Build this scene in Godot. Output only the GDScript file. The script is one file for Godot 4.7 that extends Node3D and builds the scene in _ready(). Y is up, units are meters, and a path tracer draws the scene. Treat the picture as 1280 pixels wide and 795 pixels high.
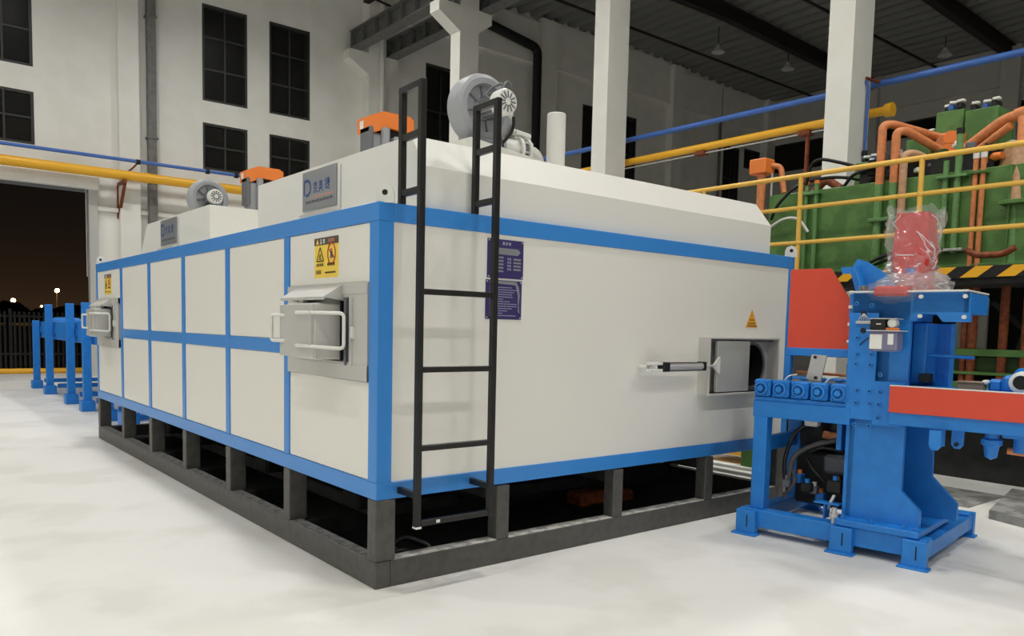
extends Node3D
# A forging shop at night: a blue and white billet furnace, its ladder and blowers,
# a blue feeder machine with red guards, a green press behind yellow railings.

var used := {}
var M := {}
var X := Transform3D.IDENTITY          # world -> local of the thing being built
const FT := 0.145                      # turn of the feeder machine

# ---------------------------------------------------------------- naming
func numbered(called: String, parent: Node) -> String:
	var key := str(parent.get_instance_id()) + called
	if not used.has(key):
		used[key] = 0
		return called
	used[key] += 1
	return "%s_%03d" % [called, used[key]]

func thing(called: String, label: String, category: String, at := Vector3.ZERO, turn := 0.0, group := "") -> Node3D:
	var o := Node3D.new()
	o.name = numbered(called, self)
	add_child(o, true)
	o.position = at
	o.rotation.y = turn
	o.set_meta("label", label)
	o.set_meta("category", category)
	if group != "":
		o.set_meta("group", group)
	X = o.transform.affine_inverse()
	return o

func part(called: String, st: SurfaceTool, m: Material, parent: Node, label := "") -> MeshInstance3D:
	var o := MeshInstance3D.new()
	o.mesh = st.commit()
	o.material_override = m
	o.name = numbered(called, parent)
	o.cast_shadow = GeometryInstance3D.SHADOW_CASTING_SETTING_ON
	parent.add_child(o, true)
	if label != "":
		o.set_meta("label", label)
	return o

func solo(called: String, st: SurfaceTool, m: Material, label: String, category: String, group := "") -> MeshInstance3D:
	var o := part(called, st, m, self, label)
	o.set_meta("category", category)
	if group != "":
		o.set_meta("group", group)
	return o

func struct(called: String, st: SurfaceTool, m: Material) -> MeshInstance3D:
	var o := part(called, st, m, self)
	o.set_meta("kind", "structure")
	return o

func dup(o: Node3D, at: Vector3, label := "") -> Node3D:
	var c = o.duplicate()
	var base: String = o.name
	c.name = numbered(base, self)
	add_child(c, true)
	c.position = at
	if label != "":
		c.set_meta("label", label)
	return c

# ---------------------------------------------------------------- shapes
func S() -> SurfaceTool:
	var st := SurfaceTool.new()
	st.begin(Mesh.PRIMITIVE_TRIANGLES)
	return st

func tri(st: SurfaceTool, a: Vector3, b: Vector3, c: Vector3, out: Vector3, na := Vector3.ZERO, nb := Vector3.ZERO, nc := Vector3.ZERO) -> void:
	var n := (b - a).cross(c - a)
	if n.length_squared() < 1e-16:
		return
	n = n.normalized()
	var flip := n.dot(out) < 0.0
	if flip:
		n = -n
	if na == Vector3.ZERO:
		na = n
		nb = n
		nc = n
	var B := X.basis
	st.set_normal(B * na)
	st.add_vertex(X * a)
	if flip:
		st.set_normal(B * nb)
		st.add_vertex(X * b)
		st.set_normal(B * nc)
		st.add_vertex(X * c)
	else:
		st.set_normal(B * nc)
		st.add_vertex(X * c)
		st.set_normal(B * nb)
		st.add_vertex(X * b)

func quad(st: SurfaceTool, a: Vector3, b: Vector3, c: Vector3, d: Vector3, out: Vector3) -> void:
	tri(st, a, b, c, out)
	tri(st, a, c, d, out)

# a box with chamfered edges, centre c, size s, turned by T
func bx(st: SurfaceTool, c: Vector3, s: Vector3, b := 0.004, T := Basis.IDENTITY) -> SurfaceTool:
	var h := s * 0.5
	b = minf(b, minf(h.x, minf(h.y, h.z)) * 0.5)
	var v := func(sx: int, sy: int, sz: int, ax: int) -> Vector3:
		var p := Vector3(sx * (h.x - b), sy * (h.y - b), sz * (h.z - b))
		var sg := [sx, sy, sz]
		p[ax] = sg[ax] * h[ax]
		return c + T * p
	for ax in 3:
		for s1 in [-1, 1]:
			var q := []
			for k in [[-1, -1], [1, -1], [1, 1], [-1, 1]]:
				var g := [0, 0, 0]
				g[ax] = s1
				g[(ax + 1) % 3] = k[0]
				g[(ax + 2) % 3] = k[1]
				q.append(v.call(g[0], g[1], g[2], ax))
			var o := Vector3.ZERO
			o[ax] = s1
			quad(st, q[0], q[1], q[2], q[3], T * o)
	if b < 0.0005:
		return st
	for ax in 3:
		var a1 := (ax + 1) % 3
		var a2 := (ax + 2) % 3
		for s1 in [-1, 1]:
			for s2 in [-1, 1]:
				var g0 := [0, 0, 0]
				g0[a1] = s1
				g0[a2] = s2
				var g1 := g0.duplicate()
				g0[ax] = -1
				g1[ax] = 1
				var o := Vector3.ZERO
				o[a1] = s1
				o[a2] = s2
				quad(st, v.call(g0[0], g0[1], g0[2], a1), v.call(g1[0], g1[1], g1[2], a1), v.call(g1[0], g1[1], g1[2], a2), v.call(g0[0], g0[1], g0[2], a2), T * o)
	for sx in [-1, 1]:
		for sy in [-1, 1]:
			for sz in [-1, 1]:
				tri(st, v.call(sx, sy, sz, 0), v.call(sx, sy, sz, 1), v.call(sx, sy, sz, 2), T * Vector3(sx, sy, sz))
	return st

# the same by its two corners
func bb(st: SurfaceTool, p: Vector3, q: Vector3, b := 0.004) -> SurfaceTool:
	return bx(st, (p + q) * 0.5, (q - p).abs(), b)

# a square bar from p to q, w wide (across, horizontally) and t thick
func bar(st: SurfaceTool, p: Vector3, q: Vector3, w: float, t: float, b := 0.003) -> SurfaceTool:
	var z := (q - p).normalized()
	var up := Vector3.UP if absf(z.y) < 0.95 else Vector3.RIGHT
	var x := up.cross(z).normalized()
	return bx(st, (p + q) * 0.5, Vector3(w, t, (q - p).length()), b, Basis(x, z.cross(x), z))

func frame_of(z: Vector3) -> Basis:
	var up := Vector3.UP if absf(z.y) < 0.95 else Vector3.RIGHT
	var x := up.cross(z).normalized()
	return Basis(x, z.cross(x), z)

func cy(st: SurfaceTool, p: Vector3, q: Vector3, r0: float, r1 := -1.0, n := 16, caps := true) -> SurfaceTool:
	if r1 < 0.0:
		r1 = r0
	var z := (q - p).normalized()
	var F := frame_of(z)
	for i in n:
		var a := TAU * i / n
		var b := TAU * (i + 1) / n
		var da := F.x * cos(a) + F.y * sin(a)
		var db := F.x * cos(b) + F.y * sin(b)
		tri(st, p + da * r0, p + db * r0, q + db * r1, da + db, da, db, db)
		tri(st, p + da * r0, q + db * r1, q + da * r1, da + db, da, db, da)
		if caps:
			tri(st, p, p + da * r0, p + db * r0, -z)
			tri(st, q, q + da * r1, q + db * r1, z)
	return st

func fillet(pts: Array, r: float, k := 6) -> Array:
	var out := [pts[0]]
	for i in range(1, pts.size() - 1):
		var a: Vector3 = pts[i - 1]
		var b: Vector3 = pts[i]
		var c: Vector3 = pts[i + 1]
		var d := minf(r, minf((a - b).length(), (c - b).length()) * 0.49)
		var s := b + (a - b).normalized() * d
		var e := b + (c - b).normalized() * d
		for j in k + 1:
			var t := float(j) / k
			out.append(s.lerp(b, t).lerp(b.lerp(e, t), t))
	out.append(pts[-1])
	return out

func tube(st: SurfaceTool, pts: Array, r: float, n := 10, bend := 0.0) -> SurfaceTool:
	var P := fillet(pts, bend) if bend > 0.0 else pts
	var x := Vector3.ZERO
	var rings := []
	for i in P.size():
		var t: Vector3 = (P[mini(i + 1, P.size() - 1)] - P[maxi(i - 1, 0)]).normalized()
		if i == 0:
			x = frame_of(t).x
		else:
			x = (x - t * x.dot(t)).normalized()
		var y := t.cross(x)
		var ring := []
		for k in n:
			ring.append(x * cos(TAU * k / n) + y * sin(TAU * k / n))
		rings.append(ring)
	for i in P.size() - 1:
		for k in n:
			var k2 := (k + 1) % n
			var a: Vector3 = rings[i][k]
			var b: Vector3 = rings[i][k2]
			var c: Vector3 = rings[i + 1][k2]
			var d: Vector3 = rings[i + 1][k]
			tri(st, P[i] + a * r, P[i] + b * r, P[i + 1] + c * r, a + b, a, b, c)
			tri(st, P[i] + a * r, P[i + 1] + c * r, P[i + 1] + d * r, a + b, a, c, d)
	for k in n:
		var k2 := (k + 1) % n
		tri(st, P[0], P[0] + rings[0][k] * r, P[0] + rings[0][k2] * r, P[0] - P[1])
		tri(st, P[-1], P[-1] + rings[-1][k] * r, P[-1] + rings[-1][k2] * r, P[-1] - P[-2])
	return st

# profile [radius, height] pairs turned about the axis `up` through o
func lathe(st: SurfaceTool, prof: Array, o: Vector3, up := Vector3.UP, n := 24) -> SurfaceTool:
	var F := frame_of(up.normalized())
	for j in prof.size() - 1:
		var r0: float = prof[j][0]
		var h0: float = prof[j][1]
		var r1: float = prof[j + 1][0]
		var h1: float = prof[j + 1][1]
		var nr := h1 - h0
		var nh := r0 - r1
		var l := maxf(sqrt(nr * nr + nh * nh), 1e-6)
		for i in n:
			var a := TAU * i / n
			var b := TAU * (i + 1) / n
			var da := F.x * cos(a) + F.y * sin(a)
			var db := F.x * cos(b) + F.y * sin(b)
			var na := (da * nr + F.z * nh) / l
			var nb := (db * nr + F.z * nh) / l
			var p0 := o + da * r0 + F.z * h0
			var p1 := o + db * r0 + F.z * h0
			var p2 := o + db * r1 + F.z * h1
			var p3 := o + da * r1 + F.z * h1
			tri(st, p0, p1, p2, na + nb, na, nb, nb)
			tri(st, p0, p2, p3, na + nb, na, nb, na)
	return st

# polygon in the plane (o; u, v) pushed d along w = u x v
func ex(st: SurfaceTool, poly: Array, o: Vector3, u: Vector3, v: Vector3, d: float) -> SurfaceTool:
	var w := u.cross(v).normalized()
	var pk := PackedVector2Array()
	for p in poly:
		pk.append(Vector2(p[0], p[1]))
	var at := func(p: Vector2, k: float) -> Vector3:
		return o + u * p.x + v * p.y + w * (k * d)
	var ids := Geometry2D.triangulate_polygon(pk)
	var sg := signf(d)
	for i in range(0, ids.size(), 3):
		for k in [0.0, 1.0]:
			tri(st, at.call(pk[ids[i]], k), at.call(pk[ids[i + 1]], k), at.call(pk[ids[i + 2]], k), w * (k * 2.0 - 1.0) * sg)
	var turn := -1.0 if Geometry2D.is_polygon_clockwise(pk) else 1.0
	for i in pk.size():
		var a := pk[i]
		var b := pk[(i + 1) % pk.size()]
		var e := b - a
		var out2 := Vector2(e.y, -e.x) * turn
		quad(st, at.call(a, 0.0), at.call(b, 0.0), at.call(b, 1.0), at.call(a, 1.0), u * out2.x + v * out2.y)
	return st

# a slab in the plane (o; u, v), d thick along u x v, with rectangular holes [u0, v0, u1, v1]
func holed(st: SurfaceTool, u0: float, v0: float, u1: float, v1: float, holes: Array, o: Vector3, u: Vector3, v: Vector3, d: float) -> SurfaceTool:
	var us := [u0, u1]
	var vs := [v0, v1]
	for h in holes:
		us.append_array([h[0], h[2]])
		vs.append_array([h[1], h[3]])
	us.sort()
	vs.sort()
	var w := u.cross(v)
	var inside := func(a: float, b: float) -> bool:
		for h in holes:
			if a > h[0] and a < h[2] and b > h[1] and b < h[3]:
				return true
		return a < u0 or a > u1 or b < v0 or b > v1
	for i in us.size() - 1:
		for j in vs.size() - 1:
			var a0: float = maxf(us[i], u0)
			var a1: float = minf(us[i + 1], u1)
			var b0: float = maxf(vs[j], v0)
			var b1: float = minf(vs[j + 1], v1)
			if a1 - a0 < 1e-5 or b1 - b0 < 1e-5 or inside.call((a0 + a1) / 2, (b0 + b1) / 2):
				continue
			var p := [o + u * a0 + v * b0, o + u * a1 + v * b0, o + u * a1 + v * b1, o + u * a0 + v * b1]
			var k := w * d
			quad(st, p[0], p[1], p[2], p[3], -k)
			quad(st, p[0] + k, p[1] + k, p[2] + k, p[3] + k, k)
			var mid := [[(a0 + a1) / 2, b0 - 1e-4], [a1 + 1e-4, (b0 + b1) / 2], [(a0 + a1) / 2, b1 + 1e-4], [a0 - 1e-4, (b0 + b1) / 2]]
			var outs := [-v, u, v, -u]
			for e in 4:
				if inside.call(mid[e][0], mid[e][1]):
					quad(st, p[e], p[(e + 1) % 4], p[(e + 1) % 4] + k, p[e] + k, outs[e])
	return st

func ball(st: SurfaceTool, c: Vector3, r: Vector3, n := 14, wob := 0.0, sd := 1) -> SurfaceTool:
	var fn := FastNoiseLite.new()
	fn.seed = sd
	fn.frequency = 1.3
	var at := func(i: int, j: int) -> Vector3:
		var th := PI * j / n
		var ph := TAU * (i % (2 * n)) / (2.0 * n)
		var d := Vector3(sin(th) * cos(ph), cos(th), sin(th) * sin(ph))
		return c + d * r * (1.0 + wob * fn.get_noise_3d(d.x * 2, d.y * 2, d.z * 2))
	for j in n:
		for i in 2 * n:
			var a: Vector3 = at.call(i, j)
			var b: Vector3 = at.call(i + 1, j)
			var e: Vector3 = at.call(i + 1, j + 1)
			var f: Vector3 = at.call(i, j + 1)
			var na := ((a - c) / r).normalized()
			var nb := ((b - c) / r).normalized()
			var ne := ((e - c) / r).normalized()
			var nf := ((f - c) / r).normalized()
			tri(st, a, b, e, na + ne, na, nb, ne)
			tri(st, a, e, f, na + ne, na, ne, nf)
	return st

func letters(text: String, size: float, thick: float, o: Vector3, u: Vector3, v: Vector3, called: String, m: Material, parent: Node, wide := 1.0, bold := true) -> MeshInstance3D:
	var t := TextMesh.new()
	var f := SystemFont.new()
	f.font_names = PackedStringArray(["Droid Sans"])
	if bold:
		f.font_weight = 700
	t.font = f
	t.text = text
	t.font_size = 32
	t.pixel_size = size / 32.0
	t.depth = thick
	var mi := MeshInstance3D.new()
	mi.mesh = t
	mi.material_override = m
	mi.name = numbered(called, parent)
	parent.add_child(mi, true)
	mi.transform = X * Transform3D(Basis(u * wide, v, u.cross(v)), o)
	return mi

# ---------------------------------------------------------------- materials
func noise_tex(sd: int, freq: float, lo: Color, hi: Color, size := 256, lohi := [0.3, 0.7]) -> ImageTexture:
	var fn := FastNoiseLite.new()
	fn.seed = sd
	fn.frequency = freq
	fn.fractal_octaves = 5
	var g := fn.get_seamless_image(size, size)
	var im := Image.create(size, size, true, Image.FORMAT_RGB8)
	for y in size:
		for x in size:
			var t: float = smoothstep(lohi[0], lohi[1], g.get_pixel(x, y).r)
			im.set_pixel(x, y, lo.lerp(hi, t))
	im.generate_mipmaps()
	return ImageTexture.create_from_image(im)

func mat(key: String, c: Color, rough := 0.55, metal := 0.0, tex: Texture2D = null, scale := 1.0) -> StandardMaterial3D:
	var m := StandardMaterial3D.new()
	m.albedo_color = c
	m.roughness = rough
	m.metallic = metal
	if tex:
		m.albedo_texture = tex
		m.uv1_triplanar = true
		m.uv1_world_triplanar = true
		m.uv1_scale = Vector3.ONE * scale
	M[key] = m
	return m

func glow(key: String, c: Color, e: float) -> void:
	var m := mat(key, c, 0.5)
	m.emission_enabled = true
	m.emission = c
	m.emission_energy_multiplier = e

func materials() -> void:
	var plaster := noise_tex(3, 0.012, Color(0.985, 0.985, 0.98), Color(1, 1, 1))
	var stain := noise_tex(5, 0.008, Color(0.965, 0.962, 0.955), Color(1, 1, 1), 512, [0.25, 0.6])
	var scuff := noise_tex(9, 0.03, Color(1, 1, 1), Color(0.90, 0.90, 0.90), 256, [0.4, 0.8])
	var grime := noise_tex(12, 0.02, Color(0.78, 0.78, 0.78), Color(1, 1, 1), 256, [0.3, 0.65])
	mat("floor", Color(0.915, 0.91, 0.895), 0.62, 0, stain, 0.22)
	mat("wall", Color(0.93, 0.925, 0.90), 0.85, 0, plaster, 0.3)
	mat("wall_bay", Color(0.80, 0.79, 0.77), 0.9, 0, plaster, 0.3)
	mat("concrete", Color(0.60, 0.60, 0.585), 0.85, 0, grime, 0.8)
	mat("roof", Color(0.50, 0.50, 0.485), 0.6, 0.0)
	mat("roof_steel", Color(0.16, 0.13, 0.13), 0.7)
	mat("crane", Color(0.42, 0.42, 0.41), 0.7, 0, scuff, 0.6)
	mat("bronze", Color(0.19, 0.19, 0.18), 0.5)
	var g := mat("glass", Color(0.15, 0.15, 0.14, 0.6), 0.3)
	g.metallic_specular = 0.25
	g.transparency = BaseMaterial3D.TRANSPARENCY_ALPHA
	mat("pipe_grey", Color(0.47, 0.465, 0.45), 0.6, 0, scuff, 0.5)
	mat("black_pipe", Color(0.07, 0.07, 0.07), 0.6)
	mat("yellow", Color(0.95, 0.71, 0.17), 0.4)
	mat("rail_yellow", Color(0.95, 0.76, 0.34), 0.42)
	mat("pipe_blue", Color(0.26, 0.43, 0.74), 0.4)
	mat("cream", Color(0.905, 0.90, 0.875), 0.42)
	mat("blue", Color(0.21, 0.53, 0.84), 0.32)
	mat("machine_blue", Color(0.13, 0.51, 0.85), 0.42, 0, noise_tex(21, 0.02, Color(0.95, 0.96, 0.97), Color(1, 1, 1)), 1.5)
	mat("slot", Color(0.03, 0.05, 0.09), 0.7)
	mat("frame_black", Color(0.33, 0.325, 0.31), 0.5, 0.1, scuff, 1.4)
	mat("ladder_black", Color(0.10, 0.095, 0.09), 0.4, 0.1, noise_tex(31, 0.05, Color(0.8, 0.8, 0.8), Color(1.0, 1.0, 1.0)), 3.0)
	mat("strip_pale", Color(0.82, 0.81, 0.78), 0.9, 0, grime, 2.0)
	mat("strip_grey", Color(0.52, 0.515, 0.50), 0.9, 0, grime, 2.0)
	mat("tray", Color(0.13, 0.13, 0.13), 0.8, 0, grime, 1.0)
	mat("near_black", Color(0.035, 0.033, 0.03), 0.9)  # plain near-black for the underside, the mouth and the added backing
	mat("steel", Color(0.78, 0.78, 0.77), 0.35, 0.3)
	mat("steel_dull", Color(0.77, 0.765, 0.75), 0.42, 0.12)
	mat("grey_paint", Color(0.62, 0.63, 0.65), 0.42)
	mat("grey_dark", Color(0.42, 0.43, 0.45), 0.5)
	mat("white_paint", Color(0.88, 0.88, 0.86), 0.4)
	mat("orange", Color(0.95, 0.52, 0.22), 0.45)
	mat("orange_pipe", Color(0.88, 0.55, 0.34), 0.5, 0, scuff, 2.0)
	mat("rust", Color(0.56, 0.28, 0.13), 0.7, 0, grime, 2.0)
	mat("pale_pipe", Color(0.82, 0.64, 0.50), 0.55, 0, scuff, 2.0)
	mat("green", Color(0.36, 0.53, 0.27), 0.45, 0, noise_tex(41, 0.015, Color(0.85, 0.87, 0.85), Color(1, 1, 1)), 0.8)
	mat("green_dark", Color(0.20, 0.30, 0.13), 0.6)
	mat("green_pipe", Color(0.42, 0.60, 0.36), 0.45, 0, scuff, 2.0)
	mat("red", Color(0.85, 0.29, 0.20), 0.48)
	mat("red_motor", Color(0.76, 0.13, 0.10), 0.4)
	mat("black", Color(0.045, 0.045, 0.045), 0.55)
	mat("rubber", Color(0.05, 0.05, 0.05), 0.45)
	mat("hose_grey", Color(0.30, 0.30, 0.29), 0.5)
	mat("stripe_yellow", Color(0.95, 0.70, 0.12), 0.5)
	mat("purple", Color(0.20, 0.17, 0.40), 0.4)
	mat("plate_silver", Color(0.62, 0.64, 0.66), 0.35, 0.6)
	mat("label_yellow", Color(0.96, 0.83, 0.32), 0.5)
	mat("label_orange", Color(0.93, 0.66, 0.17), 0.5)
	mat("label_dark", Color(0.30, 0.28, 0.24), 0.5)
	mat("label_red", Color(0.75, 0.22, 0.15), 0.5)
	mat("ink", Color(0.17, 0.14, 0.13), 0.6)
	mat("ink_blue", Color(0.22, 0.32, 0.55), 0.5)
	mat("ink_orange", Color(0.86, 0.58, 0.45), 0.5)
	mat("ink_light", Color(0.72, 0.72, 0.80), 0.5)
	mat("cardboard", Color(0.60, 0.52, 0.42), 0.8)
	mat("paper", Color(0.92, 0.92, 0.90), 0.7)
	var t := mat("tank", Color(0.62, 0.60, 0.72, 0.55), 0.25)
	t.transparency = BaseMaterial3D.TRANSPARENCY_ALPHA
	var f := mat("film", Color(0.95, 0.96, 0.98, 0.09), 0.18)
	f.transparency = BaseMaterial3D.TRANSPARENCY_ALPHA
	f.cull_mode = BaseMaterial3D.CULL_DISABLED
	var fc := mat("film_crease", Color(0.97, 0.98, 1.0, 0.42), 0.25)
	fc.transparency = BaseMaterial3D.TRANSPARENCY_ALPHA
	var fs := mat("film_slack", Color(0.96, 0.97, 0.99, 0.2), 0.2)
	fs.transparency = BaseMaterial3D.TRANSPARENCY_ALPHA
	mat("asphalt", Color(0.06, 0.06, 0.06), 0.9)
	mat("fence", Color(0.16, 0.16, 0.15), 0.7)
	mat("leaf", Color(0.07, 0.08, 0.04), 0.9)
	glow("lamp", Color(1.0, 0.985, 0.95), 3.0)
	glow("street", Color(1.0, 0.72, 0.40), 60.0)

# ---------------------------------------------------------------- scene
func _ready() -> void:
	# camera
	var cam := Camera3D.new()
	cam.name = "camera"
	var yaw := 0.6819
	var pitch := -0.0776
	var roll := 0.0228
	var fw := Vector3(sin(yaw) * cos(pitch), sin(pitch), -cos(yaw) * cos(pitch))
	var r0 := Vector3(cos(yaw), 0, sin(yaw))
	var u0 := r0.cross(fw)
	var rr := r0 * cos(roll) + u0 * sin(roll)
	var uu := u0 * cos(roll) - r0 * sin(roll)
	cam.transform = Transform3D(Basis(rr, uu, -fw), Vector3(-2.1653, 1.5, 3.8596))
	var nr := 0.05
	cam.set_frustum(nr * 795.0 / 982.6, Vector2(0, nr * 89.4 / 982.6), nr, 400.0)
	add_child(cam)
	cam.current = true
	# night sky
	var env := Environment.new()
	var sky := Sky.new()
	var sm := ProceduralSkyMaterial.new()
	sm.sky_top_color = Color(0.05, 0.045, 0.04)
	sm.sky_horizon_color = Color(0.20, 0.14, 0.09)
	sm.sky_curve = 0.035
	sm.ground_bottom_color = Color(0.03, 0.028, 0.025)
	sm.ground_horizon_color = Color(0.06, 0.045, 0.03)
	sky.sky_material = sm
	env.sky = sky
	env.background_mode = Environment.BG_SKY
	env.tonemap_mode = Environment.TONE_MAPPER_LINEAR
	env.tonemap_exposure = 1.06
	env.sdfgi_enabled = true
	env.ssao_enabled = true
	env.ssil_enabled = true
	var we := WorldEnvironment.new()
	we.name = "world_environment"
	we.environment = env
	add_child(we)
	materials()
	lamps()
	shell()
	outside()
	furnace()
	furnace_fittings()
	ladder()
	roof_equipment()
	feeder()
	press()
	rack()
	loose_things()

const LAMP_Y := 11.4
func lamps() -> void:
	var k := 0
	for z in [8.5, 1.5, -6.0, -14.0]:
		for x in [-5.6, 0.9, 6.7]:
			var o := thing("high_bay_lamp", "round high bay lamp hanging under the shop roof above the floor", "lamp", Vector3(x, LAMP_Y, z), 0.0, "high bay lamps")
			X = Transform3D.IDENTITY
			part("shade", lathe(S(), [[0.08, 0.42], [0.10, 0.22], [0.44, 0.05], [0.50, -0.02], [0.54, -0.25], [0.53, -0.25], [0.485, 0.0], [0.42, 0.04], [0.08, 0.2]], Vector3.ZERO), M.grey_dark, o)
			part("diffuser", lathe(S(), [[0.0, 0.02], [0.40, 0.02], [0.40, 0.01], [0.0, 0.01]], Vector3.ZERO), M.lamp, o)
			part("hanger", cy(S(), Vector3(0, 0.4, 0), Vector3(0, 1.55, 0), 0.02, -1, 8), M.black, o)
			var l := AreaLight3D.new()
			l.name = "lamp_light"
			l.area_size = Vector2(0.75, 0.75)
			l.area_normalize_energy = true
			l.light_color = Color(1.0, 0.992, 0.972)
			l.light_energy = 22.5
			l.area_range = 60.0
			l.area_attenuation = 2.0
			l.shadow_enabled = true
			l.position = Vector3(0, -0.03, 0)
			l.rotation.x = -PI / 2
			o.add_child(l)
			k += 1

func window_unit(n: int, x0: float, x1: float, y0: float, y1: float, rows: Array) -> void:
	var w := Node3D.new()
	w.name = "window_%d" % n
	add_child(w)
	w.position = Vector3((x0 + x1) / 2, y0, -19.5)
	w.set_meta("kind", "structure")
	X = w.transform.affine_inverse()
	var z := -19.56
	var st := S()
	bb(st, Vector3(x0, y0, z - 0.04), Vector3(x0 + 0.07, y1, z + 0.04))
	bb(st, Vector3(x1 - 0.07, y0, z - 0.04), Vector3(x1, y1, z + 0.04))
	bb(st, Vector3(x0 + 0.07, y0, z - 0.04), Vector3(x1 - 0.07, y0 + 0.07, z + 0.04))
	bb(st, Vector3(x0 + 0.07, y1 - 0.07, z - 0.04), Vector3(x1 - 0.07, y1, z + 0.04))
	part("window_frame", st, M.bronze, w)
	var xm := (x0 + x1) / 2
	part("mullion", bb(S(), Vector3(xm - 0.025, y0 + 0.07, z - 0.03), Vector3(xm + 0.025, y1 - 0.07, z + 0.03)), M.bronze, w)
	var ys := [y0 + 0.07]
	for r in rows:
		part("mullion", bb(S(), Vector3(x0 + 0.07, r - 0.025, z - 0.028), Vector3(x1 - 0.07, r + 0.025, z + 0.028)), M.bronze, w)
		ys.append(r)
	ys.append(y1 - 0.07)
	for i in ys.size() - 1:
		part("pane", bb(S(), Vector3(x0 + 0.07, ys[i] + 0.02, z - 0.004), Vector3(xm - 0.02, ys[i + 1] - 0.02, z + 0.004), 0), M.glass, w)
		part("pane", bb(S(), Vector3(xm + 0.02, ys[i] + 0.02, z - 0.004), Vector3(x1 - 0.07, ys[i + 1] - 0.02, z + 0.004), 0), M.glass, w)

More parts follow.
